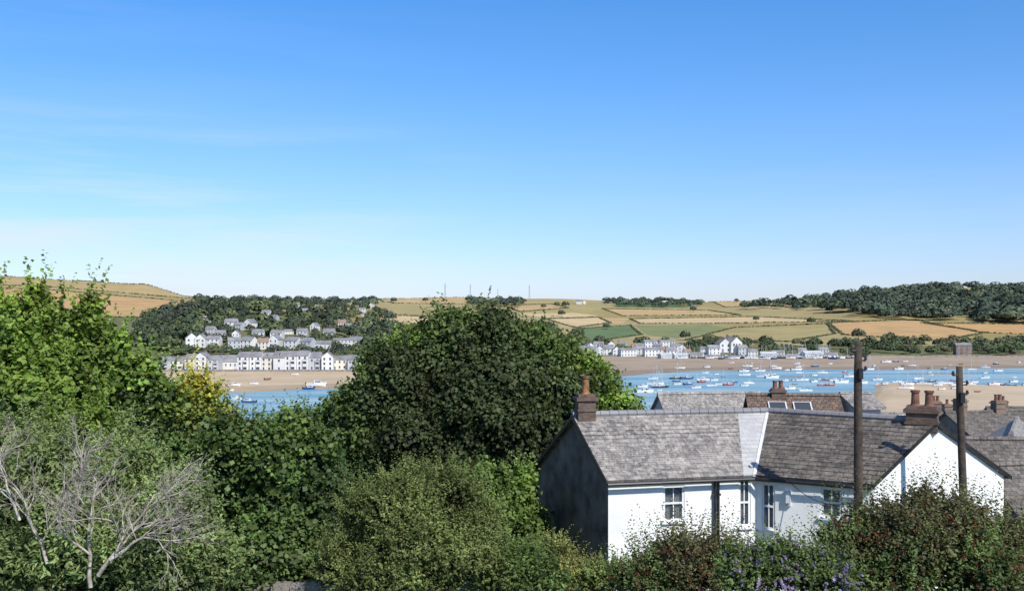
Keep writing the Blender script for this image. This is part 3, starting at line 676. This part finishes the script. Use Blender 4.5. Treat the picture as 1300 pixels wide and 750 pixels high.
# ---------------------------------------------------------------- main house
P0=np.array([2.98,30.83]);P1=np.array([7.83,31.92]);P2=np.array([10.95,30.1]);P3=np.array([16.2,32.8]);Bm_=np.array([10.3,37.5]);P5=np.array([0.97,36.9])
R0=np.array([2.16,33.3,28.6]);RJ=np.array([8.9,34.6,28.6]);R2=np.array([13.24,31.28,28.6])
def e3(p,z): return np.array([p[0],p[1],z])
E0,E1,E2,E3,EB,E5=e3(P0,27.0),e3(P1,27.0),e3(P2,27.0),e3(P3,26.76),e3(Bm_,26.5),e3(P5,26.4)
BZ=20.5
hs=empty('house',(9,33,float(gz_(9,33)[0])),label='white rendered L-shaped house with slate roof and dark weathered gable',category='house')
def wall_dir(A,B):
    d=(B-A)/np.linalg.norm(B-A); return np.array([d[0],d[1],0]),np.array([d[1],-d[0],0])
def on_wall(A,B,px):
    uu=(px-650)/F; d=B-A; return (uu*A[1]-A[0])/(d[0]-uu*d[1])
def wall_panel(mb,A,B,zt,holes):
    Lw=np.linalg.norm(B-A); ud,nd=wall_dir(A,B); o=e3(A,0)
    xs=sorted({0,Lw,*[h[0] for h in holes],*[h[1] for h in holes]}); zs=sorted({BZ,zt,*[h[2] for h in holes],*[h[3] for h in holes]})
    for i in range(len(xs)-1):
        for j in range(len(zs)-1):
            cx,cz=(xs[i]+xs[i+1])/2,(zs[j]+zs[j+1])/2
            if any(h[0]<cx<h[1] and h[2]<cz<h[3] for h in holes): continue
            mb.add([o+ud*x+np.array([0,0,z]) for x,z in ((xs[i],zs[j]),(xs[i+1],zs[j]),(xs[i+1],zs[j+1]),(xs[i],zs[j+1]))],[(0,1,2,3)])
    for x0,x1,z0,z1 in holes:
        q=[o+ud*x+np.array([0,0,z]) for x,z in ((x0,z0),(x1,z0),(x1,z1),(x0,z1))]; r=[p-nd*0.12 for p in q]
        mb.add(q+r,[(0,1,5,4),(1,2,6,5),(2,3,7,6),(3,0,4,7)])
def hole(A,B,px0,px1,py0,py1):
    t0,t1=on_wall(A,B,px0),on_wall(A,B,px1); Lw=np.linalg.norm(B-A); D=(A+(B-A)*(t0+t1)/2)[1]
    return (t0*Lw,t1*Lw,CAM-(py1-HY)/F*D,CAM-(py0-HY)/F*D)
def sash(A,B,h,curt=0.3):
    ud,nd=wall_dir(A,B); o=e3(A,0); x0,x1,z0,z1=h; w=x1-x0
    mb=MB(); mb.obox(o,ud,nd,(x0+0.03,x1-0.03),(-0.085,-0.075),(z0+0.03,z1-0.03))
    g_=mb.build('window','clear',hs)
    mb=MB(); fr=0.07; ya=(-0.072,-0.025); xm=(x0+x1)/2; zm=(z0+z1)/2
    for a,b_,c,d_ in ((x0+0.002,x0+fr,z0+0.002,z1-0.002),(x1-fr,x1-0.002,z0+0.002,z1-0.002),(x0+fr,x1-fr,z0+0.002,z0+fr),(x0+fr,x1-fr,z1-fr,z1-0.002),(x0+fr,x1-fr,zm-0.03,zm+0.03)):
        mb.obox(o,ud,nd,(a,b_),ya,(c,d_))
    mb.obox(o,ud,nd,(xm-0.015,xm+0.015),(-0.07,-0.04),(z0+fr,zm-0.03)); mb.obox(o,ud,nd,(xm-0.015,xm+0.015),(-0.07,-0.04),(zm+0.03,z1-fr))
    mb.build('frame','frame',g_)
    mb=MB(); mb.obox(o,ud,nd,(x0-0.06,x1+0.06),(-0.02,0.09),(z0-0.07,z0-0.002)); mb.build('sill','frame',g_)
    mb=MB(); n=max(3,int(w*0.30/0.03))
    for k in range(n):
        for s_ in (0,1):
            a=x0+0.06+k*0.03 if s_==0 else x1-0.09-k*0.03; mb.obox(o,ud,nd,(a,a+0.028),(-0.17-0.02*(k%2),-0.155-0.02*(k%2)),(z0+0.02,z1-0.02))
    mb.obox(o,ud,nd,(x0+0.05,x1-0.05),(-0.22,-0.21),(z0+curt*(z1-z0),z1-0.05)); mb.build('curtain','curtain',g_)
w1=[hole(P0,P1,842,869,616,661),hole(P0,P1,938,953,607,668)]
w2=[hole(P1,P2,967,984,613,672),hole(P1,P2,1042,1069,619,657)]
lw1=[(h[0],h[1],h[2]-2.7,h[3]-2.6) for h in w1]; lw2=[(h[0],h[1],h[2]-2.7,h[3]-2.6) for h in w2]
mb=MB(); wall_panel(mb,P0,P1,26.99,w1+lw1); wall_panel(mb,P1,P2,26.99,w2+lw2)
mb.add([e3(P2,BZ),e3(P3,BZ),E3,R2,E2],[(0,1,2,3,4)])
mb.add([e3(P3,BZ),e3(Bm_,BZ),EB,E3],[(0,1,2,3)]); mb.add([e3(Bm_,BZ),e3(P5,BZ),E5,EB],[(0,1,2,3)])
mb.build('wall','white',hs)
mb=MB(); mb.add([e3(P5,BZ),e3(P0,BZ),E0,R0,E5],[(0,1,2,3,4)]); mb.build('gable_wall','gable',hs,label='dark weathered windowless end gable wall')
for h in w1[:1]+lw1: sash(P0,P1,h,0.55)
sash(P0,P1,w1[1],0.2); sash(P1,P2,w2[0],0.5); sash(P1,P2,w2[1],0.15)
for h in lw2: sash(P1,P2,h)
def roof_plane(mb,A,B,C,D_,n,lift=0.018):
    nn=np.cross(B-A,D_-A); nn/=np.linalg.norm(nn)
    if nn[2]<0: nn=-nn
    for i in range(n):
        t0,t1=i/n,(i+1)/n
        a0,b0=A+(D_-A)*t0,B+(C-B)*t0; a1,b1=A+(D_-A)*t1,B+(C-B)*t1
        v=[a0+nn*lift,b0+nn*lift,b1+nn*0.002,a1+nn*0.002,a0,b0]
        if (np.cross(v[1]-v[0],v[2]-v[1]))[2]>0: mb.add(v,[(0,1,2,3),(4,5,1,0)])
        else: mb.add(v,[(3,2,1,0),(0,1,5,4)])
    th=0.1; q=[A,B,C,D_]; mb.add([p-nn*0.004 for p in q]+[p-nn*th for p in q],[(3,2,1,0),(4,5,6,7),(0,1,5,4),(1,2,6,5),(2,3,7,6),(3,0,4,7)])
def ext(E,R,k=0.09): return E+(E-R)*k
dl=(R0-RJ)/np.linalg.norm(R0-RJ)*0.14; dr=(R2-RJ)/np.linalg.norm(R2-RJ)*0.10
up=np.array([0,0,0.06])
ddl=np.array([*( (P0-P1)/np.linalg.norm(P0-P1)*0.14),0]); ddr=np.array([*((P2-P1)/np.linalg.norm(P2-P1)*0.12),0])
a_,b_,c_,d_=ext(E0,R0)+ddl+up,ext(E1,RJ)+up,RJ+up,R0+dl+up
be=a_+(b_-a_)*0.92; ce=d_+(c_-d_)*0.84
mbl=MB(); roof_plane(mbl,a_,be,ce,d_,15); rf=mbl.build('roof','slate',hs,label='lichened grey slate roof slope')
mbl=MB(); roof_plane(mbl,be,b_,c_,ce,15,0.01); mbl.build('roof','slate_glint',hs,label='slates with a painted glint beside the roof valley')  # strip of paler slate, the glint on this slope painted as colour
mbr=MB(); roof_plane(mbr,ext(E1,RJ)+up,ext(E2,R2)+ddr+up,R2+dr+up,RJ+up,15)
roof_plane(mbr,ext(EB,RJ)+up,ext(E5,R0)+up+dl,R0+dl+up,RJ+up,16); roof_plane(mbr,ext(E3,R2,0.06)+dr+up,ext(EB,RJ)+up,RJ+up,R2+dr+up,16)
rf2=mbr.build('roof','slate_dark',hs,label='dark brown slate roof slope')
mb=MB()
for a,b_ in ((R0+dl,RJ),(RJ,R2+dr)):
    n=22; 
    for i in range(n):
        p=a+(b_-a)*i/n+up*1.5; q=a+(b_-a)*(i+0.96)/n+up*1.5; mb.tube([p,q],[0.115,0.105],8)
mb.build('ridge_tile','slate_far',rf)
mb=MB(); A=ext(E1,RJ)+up; Bq=RJ+up; wv=np.array([0.07,0.012,0]); nn=np.array([0,0,0.04])
mb.add([A-wv+nn,A+wv*0.6+nn,Bq+wv*0.6+nn,Bq-wv+nn,A-wv-nn,A+wv*0.6-nn,Bq+wv*0.6-nn,Bq-wv-nn],[(0,1,2,3),(0,4,5,1),(1,5,6,2),(3,7,4,0)]); mb.build('valley_flashing','lead',rf)
for a,b_ in ((ext(E0,R0,0.11)+ddl,ext(E1,RJ,0.11)),(ext(E1,RJ,0.11),ext(E2,R2,0.11)+ddr)):
    mb=MB(); mb.tube([a+up*-0.3,b_+up*-0.3],[0.06,0.06],8); mb.build('gutter','black',hs)
def board(a,b_,out,h=0.2,t=0.03):
    mb=MB(); n=np.array([*out,0.]); v=[a,b_,b_-np.array([0,0,h]),a-np.array([0,0,h])]; mb.add([p+n*0.01 for p in v]+[p+n*(0.01+t) for p in v],[(4,5,6,7),(3,2,1,0),(0,1,5,4),(2,3,7,6),(1,2,6,5),(3,0,4,7)]); mb.build('bargeboard','black',hs)
_,ng=wall_dir(P2,P3); ng=ng[:2]
board(ext(E2,R2)+ddr+up,R2+dr+up,ng*1.0,0.12); board(R2+dr+up,ext(E3,R2,0.06)+dr+up,ng,0.12)
_,nl=wall_dir(P5,P0); nl=nl[:2]
board(ext(E5,R0)+dl+up,R0+dl+up,nl,0.14); board(R0+dl+up,ext(E0,R0)+ddl+up,nl,0.14)
ud1,nd1=wall_dir(P0,P1)
for px in (906,910.5):
    mb=MB(); t=on_wall(P0,P1,px); c=P0+(P1-P0)*t; c3=e3(c,0)+nd1*0.09; mb.tube([c3+np.array([0,0,26.85]),c3+np.array([0,0,21.5])],[0.045,0.045],8)
    for z in (26.3,24.8,23.2): mb.obox(c3,ud1,nd1,(-0.07,0.07),(-0.08,0.05),(z,z+0.06))
    mb.build('drainpipe','black',hs)
ud2,nd2=wall_dir(P1,P2)
t=on_wall(P1,P2,1001); c=P1+(P2-P1)*t; mb=MB(); o_=e3(c,0)
mb.obox(o_,ud2,nd2,(-0.09,0.09),(0.0,0.09),(26.0,26.5)); mb.obox(o_,ud2,nd2,(-0.05,0.05),(0.09,0.14),(26.1,26.35)); mb.build('meter_box','curtain',hs)
chimney_parts(hs,2.45,33.25,28.1,29.16,0.60,0.45,'brick','potd',1,0.62,0.2)
chimney_parts(hs,13.0,31.55,28.3,28.92,0.92,0.5,'brick','pot',2,0.5,-0.5)

# ---------------------------------------------------------------- neighbouring houses
def mid_house(px,D,ridge_y,w,d,h,rh,rot,wall,roof,label,gable=False,chims=(),pots=2,floors=2,ncol=3,sky_=0):
    x,y=(px-650)/F*D,D; ztop=CAM-(ridge_y-HY)/F*D-0.2; r=house('mid',w,d,h,rh,wall,roof,floors,ncol,0,gable,False,label)
    for cx,ch,cm in chims: chimney_parts(r,cx,0,h+rh-0.8,h+rh+ch,0.75,0.6,cm,'pot',pots,0.45)
    for i in range(sky_):
        mb=MB(); ph=rh/(d/2); cx=-w*0.2+i*1.35; yy=-d*0.19
        zc=h+rh-abs(yy)*ph+0.2
        for e_,q0,q1,mi in ((0.0,0,0.07,0),(-0.08,0.074,0.10,1)):
            vs=[(cx+a,yy+b,zc+b*ph+q) for q in (q0,q1) for a,b in ((-0.5-e_,-0.7-e_),(0.5+e_,-0.7-e_),(0.5+e_,0.7+e_),(-0.5-e_,0.7+e_))]
            mb.add(vs,[(4,5,6,7),(0,1,5,4),(1,2,6,5),(2,3,7,6),(3,0,4,7)],mi)
        mb.build('skylight',['lead','glass'],r)
    r.location=(x,y,ztop-h-rh); r.rotation_euler=(0,0,rot)
    for c in r.children:
        if c.name.startswith('wall'):
            for v in c.data.vertices:
                if v.co.z<-1: v.co.z=-8
    return r
mid_house(900,64,498,6.5,7.5,7.0,2.6,0.15,'grey','slate','grey slate roofed house beyond the white house')
mid_house(1006,56,500,4.8,7,7,2.4,-0.1,'stone','tile','stone house with weathered brown clay tile roof and skylights',chims=[(-0.8,0.3,'brick')],pots=2,sky_=2)
mid_house(1086,56,498,1.5,3.0,7,0.5,0.1,'farwhite','slate','narrow white rendered building with low roof',ncol=1)
mid_house(1255,72,521,7,8,6,2.0,0.25,'stone','slate_dark','stone house with brown slate roof and chimneys',chims=[(-2.4,0.9,'brick_far'),(0.8,0.7,'brick_far')],pots=2)
mid_house(1288,52,538,5,8,5,1.8,-0.5,'farwhite','slate','white gabled house with pale slate roof',gable=True)
mid_house(1334,41,556,8.5,6,5,2.2,-0.12,'farwhite','slate_dark','white house with dark brown slate roof')
mid_house(1340,36,585,5.6,5,5,2.0,0.2,'stone','slate_dark','low outbuilding with dark slate roof')
mid_house(1150,92,523,12,8,6,2.4,0.1,'farwhite','slate','white terraced house with brown slate roof',chims=[(-3,0.6,'brick_far'),(4,0.7,'brick_far')],pots=1)
mid_house(1212,84,524,7,8,6,2.4,0.0,'cream','slate_dark','cream terraced house with grey slate roof',chims=[(-1.6,1.0,'brick_far')],pots=2)
mid_house(1300,100,516,7,8,6,2.0,-0.1,'farwhite','slate_dark','white cottage with dark slate roof near the slipway',chims=[(-2,0.6,'brick_far')],pots=1)

# ---------------------------------------------------------------- poles and wires
def pole(px,pyt,pxb,D,label,r=0.12):
    top=W(px,pyt,D); bx=(pxb-650)/F*D; bz=float(gz_(bx,D)[0]); root=empty('utility_pole',(bx,D,bz),label=label,category='utility pole')
    mb=MB(); pts=[np.array([bx,D,bz-0.5])]; 
    for t in (0.3,0.6,0.9,1): pts.append(np.array([bx+(top[0]-bx)*t+rng.normal()*0.01,D,bz+(top[2]-bz)*t]))
    mb.tube(pts,[r*1.25,r*1.15,r*1.05,r*0.95,r*0.85],12); mb.build('post','wood',root,smooth=True)
    for k,s in enumerate((-1,1,1)):
        mb=MB(); z=top[2]-0.25-0.28*k; mb.tube([(top[0],D-0.02,z),(top[0]+s*0.2,D-0.05,z),(top[0]+s*0.21,D-0.05,z+0.02),(top[0]+s*0.2,D-0.05,z+0.12)],[0.02,0.03,0.05,0.03],6); mb.build('insulator','black',root)
    mb=MB(); mb.box((top[0]+0.03,D-r-0.03,top[2]-0.9),(0.12,0.1,0.3)); mb.build('junction_box','black',root)
    return top
t1=pole(1089,434,1090,28.6,'tall dark weathered wooden utility pole beside the white house')
t2=pole(1218,465,1229,29.0,'slightly leaning wooden utility pole beside the white gable',0.105)
def wire(a,b_,sag,label,r=0.012):
    a=np.array(a);b_=np.array(b_); mb=MB(); pts=[a+(b_-a)*t-np.array([0,0,sag*4*t*(1-t)]) for t in np.linspace(0,1,18)]
    mb.tube(pts,[r]*18,5); mb.build('overhead_cable','black',label=label,category='cable')
c=P1+(P2-P1)*on_wall(P1,P2,1003); wire(e3(c,26.75)+nd2*0.03,t1-np.array([0,0,4.55]),0.35,'black service cable from the white wall to the pole')

# ---------------------------------------------------------------- foreground planting
bg=(0.15,0.215,0.042); sg=(0.17,0.215,0.085); dg=(0.075,0.118,0.036); yg=(0.21,0.28,0.05)
plant('broadleaf_tree',(-9.2,20.5),[(20,500,20,90,76,bg),(105,490,20.5,68,56,bg),(-70,520,20,120,105,bg),(175,525,21,46,52,dg),(25,448,20,32,28,bg),(90,448,20,26,22,bg),(145,475,20.5,30,28,bg),(182,486,20.8,26,26,bg),(205,512,21,22,26,bg),
  (50,398,20,9,32,yg),(120,402,20,8,28,yg),(18,412,20,11,20,bg),(82,418,20,9,18,bg),(150,440,20.5,8,16,bg),(4,400,20,8,20,yg)],440,0.13,0.12,20,'bright green broadleaf tree with upright leafy shoots','tree',mat='leafgloss',sub=6,trunk_r=0.2,sprigs=560,sl=(0.3,1.0),sk=18,upw=1.5,gain=1.3,bumpy=0.34)
def bare(root,L2):
    mb=MB()
    def br(p,d,L,r,lv):
        pts=[p]; 
        for i in range(4):
            d=nrm(d+rng.normal(size=3)*0.13+np.array([0,0,0.03])); pts.append(pts[-1]+d*L/4)
        rr=[r*(1-0.09*i) for i in range(5)]; mb.tube(pts,rr,6 if lv<3 else (4 if lv<5 else 3),cap=False)
        if lv>=6 or r<0.0018: return
        for k in range(3):
            q=pts[[4,3,2][k]]; nd_=nrm(d+rng.normal(size=3)*np.array([0.42,0.22,0.28])+np.array([0.06,0,0])); br(q,nd_,L*rng.uniform(0.62,0.86),r*(0.62 if k<2 else 0.5),lv+1)
    for (a,b_,D,dx,dz,L,r) in [(115,745,13.3,-0.2,1,0.58,0.032),(125,730,13.2,0.45,1,0.58,0.031),(60,715,13.4,-0.3,1,0.56,0.027),(75,675,13.3,0.05,1,0.50,0.023),(140,710,13.1,0.85,0.75,0.56,0.027),(25,660,13.4,-0.1,1,0.48,0.022),(165,670,13.3,0.85,0.65,0.46,0.020),(95,640,13.4,0.25,1,0.42,0.017),(200,700,13.2,0.8,0.7,0.42,0.016),(-5,620,13.4,0.1,1,0.42,0.018)]:
        br(W(a,b_,D),nrm(np.array([dx,-0.05,dz])),L,r,1)
    mb.build('bare_branch','bare',root,smooth=True)
plant('shrub',(-6.3,15.2),[(60,665,15,90,88,sg),(195,685,15,70,72,sg),(-50,640,15,92,90,sg),(130,625,15.4,60,42,sg),(235,665,15.6,40,44,sg),(20,602,15.4,56,44,sg),(110,730,14.5,140,60,sg),(235,730,15,56,56,sg),(165,585,16,42,28,sg),(60,566,16,36,26,sg),(100,550,16.4,46,28,bg)],
  700,0.12,0.11,20,'green feathery shrub with bleached bare branches','shrub',mat='leafsage',sub=8,trunk_r=0.1,asp=0.18,extra=bare,barkmat='bare',sprigs=1300,sl=(0.25,0.8),sk=20,upw=1.0,sleaf=0.11,gain=1.35,bumpy=0.38)
plant('broadleaf_tree',(-9.6,31),[(250,488,30,14,13,(0.44,0.39,0.06)),(230,502,30,12,10,(0.40,0.36,0.07)),(242,540,30,42,30,(0.19,0.23,0.055)),(285,530,30,16,11,(0.30,0.30,0.06)),(268,500,30,10,9,(0.36,0.35,0.06)),(245,515,30,24,16,(0.27,0.29,0.06)),(220,585,30,66,46,dg)],260,0.13,0.19,12,'small tree with yellowing leaves at the top','tree',sub=5,trunk_r=0.14,sprigs=420,sl=(0.3,1.0),upw=0.7,inner=0.1,bumpy=0.35)
plant('broadleaf_tree',(-6.5,27.5),[(325,590,27,48,52,(0.10,0.155,0.043)),(378,572,27.5,40,36,(0.115,0.17,0.045)),(345,660,27,62,70,(0.09,0.14,0.04)),(300,555,27.5,34,25,dg),(400,640,27.6,38,60,(0.055,0.09,0.03)),(330,730,26.5,76,58,(0.10,0.145,0.045)),(280,650,27.4,36,70,(0.055,0.09,0.03))],
  330,0.16,0.16,18,'dense mid green broadleaf garden tree','tree',mat='leafgloss',sub=8,trunk_r=0.2,sprigs=400,sl=(0.3,1.0),upw=0.5,bumpy=0.38)
plant('broadleaf_tree',(-11.5,50),[(420,570,48,50,46,dg),(365,560,49,52,28,dg),(300,560,49,50,26,dg),(440,525,48,28,26,(0.1,0.15,0.045)),(330,600,48,80,50,dg)],160,0.2,0.3,14,'dark green tree below the water view','tree',sub=6,trunk_r=0.3,sprigs=250,sl=(0.5,1.3),bumpy=0.3)
cb=(0.070,0.090,0.037); cg=(0.095,0.135,0.040); cr=(0.19,0.27,0.055)
plant('broadleaf_tree',(-0.9,46),[(605,512,45,95,74,cb),(535,505,45,66,64,cb),(695,522,45,64,56,cb),(568,434,45,38,34,cg),(622,430,45,38,32,cb),(526,448,45.5,32,26,cr),(500,500,45.5,42,46,cg),(465,555,45,42,42,cg),(778,516,45.5,34,20,cr),(746,490,45.5,34,26,cr),
  (560,590,44.5,95,72,cb),(460,610,45,48,54,dg),(650,600,44.5,80,66,cb),(706,456,45.5,32,26,cg),(672,438,45.5,30,24,cg),(455,505,45.5,22,20,cg),(490,462,45.5,22,20,cg),(730,464,45.5,20,16,cr),(765,540,45,40,26,cg)],205,0.20,0.30,18,'large rounded dark bronze green broadleaf tree','tree',sub=11,trunk_r=0.5,sprigs=900,sl=(0.4,1.2),sk=16,upw=0.25,gain=1.35,bumpy=0.46)
plant('broadleaf_tree',(0.0,35),[(640,635,34.5,40,40,(0.14,0.21,0.05)),(610,655,34,42,45,(0.11,0.17,0.045)),(660,690,34.5,38,42,(0.13,0.19,0.05))],330,0.16,0.17,16,'light green small tree against the dark gable','tree',sub=7,trunk_r=0.12,sprigs=260,sl=(0.3,0.8),bumpy=0.34)
ol=(0.155,0.185,0.068)
plant('shrub',(-2.3,23.6),[(535,672,23,82,62,ol),(480,664,23.5,44,42,ol),(590,702,23,62,50,ol),(505,628,23.5,38,24,ol),(556,624,23.5,36,28,ol),(440,722,23,36,42,ol),(520,738,22.4,80,44,ol),(606,657,23.4,26,22,ol),(458,654,23.4,24,20,ol)],
  620,0.10,0.12,22,'large olive green fine leaved garden shrub','shrub',mat='leafsage',sub=10,trunk_r=0.12,asp=0.22,sprigs=1200,sl=(0.25,0.8),sk=18,upw=0.8,gain=1.3,bumpy=0.42)
plant('shrub',(0.2,23.2),[(668,730,22.8,44,30,(0.09,0.135,0.042)),(640,742,22.5,36,24,(0.12,0.16,0.05))],600,0.10,0.12,18,'low bright green shrub with arching stems','shrub',sub=8,trunk_r=0.06,asp=0.35,sprigs=260,sl=(0.25,0.6),bumpy=0.36)
plant('shrub',(1.6,24.6),[(730,730,24,44,24,(0.23,0.235,0.08)),(700,708,24.5,28,20,(0.2,0.215,0.07)),(765,738,23.5,32,22,(0.17,0.21,0.07))],550,0.08,0.13,14,'low yellow green shrub beside the white wall','shrub',sub=5,trunk_r=0.06,asp=0.35,sprigs=260,sl=(0.2,0.5),bumpy=0.3)
rb=(0.115,0.11,0.056); rg=(0.11,0.15,0.052)
def heads(color,n,size,fl=0.03,push=1.1,k=60,slim=0.13):
    def f_(root,L2):
        P=[];T=[];Nn=[];S=[]
        PP,DD,_=surf_pts(L2,n,(0,-0.6,0.5),push)
        for p,d in zip(PP,DD):
            ax=nrm(d*0.9+np.array([0,0,0.4])+rng.normal(size=3)*0.4)
            t=rng.random(k)**0.8; L=size*rng.uniform(0.6,1.3); w=(1-t*0.85)*L*slim
            P.append(p+ax*(t[:,None]*L)-np.array([0,0,1])*(t[:,None]**2)*L*0.3+nrm(rng.normal(size=(k,3)))*w[:,None]); Nn.append(nrm(rng.normal(size=(k,3)))); S.append(np.full(k,fl)); T.append(np.array(color)[None]*rng.uniform(0.6,1.3,(k,1))*rng.uniform(0.7,1.2))
        V,Fq,C=leaf_arrays(np.concatenate(P),np.concatenate(Nn),np.concatenate(S),np.clip(np.concatenate(T),0,1),0.5)
        quad_mesh('flower_head',V,Fq,C,'petal',root,kind='stuff')
    return f_
plant('buddleia_bush',(3.2,20),[(860,728,19.5,64,36,rb),(820,742,19.3,46,32,rg),(900,714,19.7,34,26,rb),(850,700,20,22,16,rg),(928,724,19.7,28,24,rb)],560,0.09,0.12,14,'bushy buddleia with brown spent flower heads','bush',sub=8,trunk_r=0.08,asp=0.28,extra=heads((0.24,0.11,0.075),170,0.22),sprigs=520,sl=(0.25,0.95),upw=0.8,bumpy=0.38)
plant('buddleia_bush',(8.2,19.2),[(1150,698,18.5,90,52,rb),(1195,676,18.8,54,34,rb),(1085,710,18.5,54,40,rg),(1270,712,18.5,60,44,rb),(1145,668,19,42,24,rg),(1200,740,18,120,60,rg),(1062,688,19,22,16,rg),(1320,708,18.7,50,42,rb),(1210,652,19,22,16,rb),(1172,640,19,14,16,rb)],
  560,0.09,0.12,14,'large dark buddleia bush with reddish brown seed heads','bush',sub=10,trunk_r=0.1,asp=0.28,extra=heads((0.23,0.10,0.068),420,0.23),sprigs=1150,sl=(0.25,1.0),upw=0.8,bumpy=0.40)
plant('buddleia_bush',(4.6,17.6),[(970,730,17,46,28,rg),(1040,734,17,42,28,rg),(1002,712,17.2,30,18,rg),(940,718,17.2,22,16,rg)],600,0.09,0.11,14,'buddleia bush covered in purple flower spikes','bush',sub=7,trunk_r=0.06,asp=0.28,extra=heads((0.42,0.34,0.56),100,0.27,0.040,1.2,70,0.12),sprigs=380,sl=(0.15,0.5),bumpy=0.32)
mb=MB(); p=W(395,748,25); 
for i in range(9): mb.box((p[0]-1.6+i*0.42,25.2+0.01*(i%3),p[2]-0.5-0.02*(i%2)),(0.40,0.4,1.2))
mb.build('garden_wall','stone',label='pale stone garden wall glimpsed between shrubs',category='wall')

# ---------------------------------------------------------------- light, sky, camera
az=math.atan2(0.52,-0.855); el=math.radians(44)
w=bpy.data.worlds.new('World'); sc.world=w; w.use_nodes=True; nt=w.node_tree; L=nt.links; bgn=nt.nodes['Background']
sky=N(nt,'ShaderNodeTexSky',sky_type='NISHITA'); sky.sun_disc=False; sky.sun_elevation=el; sky.sun_rotation=az; sky.altitude=0; sky.air_density=1.0; sky.dust_density=0.3; sky.ozone_density=3.0
tc=N(nt,'ShaderNodeTexCoord'); sx=N(nt,'ShaderNodeSeparateXYZ'); L.new(tc.outputs['Generated'],sx.inputs[0])
gr=N(nt,'ShaderNodeValToRGB'); e=gr.color_ramp.elements; e[0].position=0.0; e[0].color=(0.51,0.55,0.79,1); e[1].position=1.0; e[1].color=(0.44,0.46,0.52,1)
for p_,c_ in ((0.05,(0.51,0.575,0.80)),(0.11,(0.48,0.60,0.83)),(0.20,(0.40,0.62,0.87)),(0.30,(0.31,0.62,0.90)),(0.5,(0.36,0.49,0.66))):
    q=e.new(p_); q.color=(*c_,1)
L.new(sx.outputs['Z'],gr.inputs['Fac'])
mm=N(nt,'ShaderNodeMixRGB',blend_type='MULTIPLY'); mm.inputs['Fac'].default_value=1; L.new(sky.outputs['Color'],mm.inputs['Color1']); L.new(gr.outputs['Color'],mm.inputs['Color2'])
mp=N(nt,'ShaderNodeMapping'); mp.inputs['Scale'].default_value=(1.8,1.8,22); L.new(tc.outputs['Generated'],mp.inputs['Vector'])
no=N(nt,'ShaderNodeTexNoise'); no.inputs['Scale'].default_value=1.5; no.inputs['Detail'].default_value=8; no.inputs['Roughness'].default_value=0.6; L.new(mp.outputs['Vector'],no.inputs['Vector'])
rp=N(nt,'ShaderNodeValToRGB'); rp.color_ramp.elements[0].position=0.42; rp.color_ramp.elements[0].color=(0,0,0,1); rp.color_ramp.elements[1].position=0.66; rp.color_ramp.elements[1].color=(0.85,0.85,0.85,1); L.new(no.outputs['Fac'],rp.inputs['Fac'])
wx=N(nt,'ShaderNodeMapRange'); wx.inputs[1].default_value=0.0; wx.inputs[2].default_value=-0.35; wx.inputs[3].default_value=0.12; wx.inputs[4].default_value=1; L.new(sx.outputs['X'],wx.inputs[0])
wz=N(nt,'ShaderNodeMapRange'); wz.inputs[1].default_value=0.2; wz.inputs[2].default_value=0.07; wz.inputs[3].default_value=0.05; wz.inputs[4].default_value=1; L.new(sx.outputs['Z'],wz.inputs[0])
m1=N(nt,'ShaderNodeMath',operation='MULTIPLY'); m2=N(nt,'ShaderNodeMath',operation='MULTIPLY'); L.new(wx.outputs[0],m1.inputs[0]); L.new(wz.outputs[0],m1.inputs[1]); L.new(m1.outputs[0],m2.inputs[0]); L.new(rp.outputs['Color'],m2.inputs[1])
mx=N(nt,'ShaderNodeMixRGB'); L.new(m2.outputs[0],mx.inputs['Fac']); L.new(mm.outputs['Color'],mx.inputs['Color1']); mx.inputs['Color2'].default_value=(3.9,4.3,4.7,1)
L.new(mx.outputs['Color'],bgn.inputs['Color']); bgn.inputs['Strength'].default_value=0.2
sd=bpy.data.lights.new('sun','SUN'); sd.energy=5.0; sd.angle=math.radians(0.5); sd.color=(1.0,0.965,0.90); so=bpy.data.objects.new('sun',sd); COL.objects.link(so)
from mathutils import Vector
v=Vector((math.sin(az)*math.cos(el),math.cos(az)*math.cos(el),math.sin(el))); so.rotation_euler=v.to_track_quat('Z','Y').to_euler(); so.location=(20,-20,80)
cd=bpy.data.cameras.new('camera'); cam=bpy.data.objects.new('camera',cd); COL.objects.link(cam); cam.location=(0,0,CAM); cam.rotation_euler=(math.radians(90),0,0)
cd.lens=35; cd.sensor_width=36; cd.shift_y=25/1300; cd.clip_start=0.5; cd.clip_end=20000; sc.camera=cam
sc.view_settings.view_transform='Standard'; sc.view_settings.look='None'; sc.view_settings.exposure=0
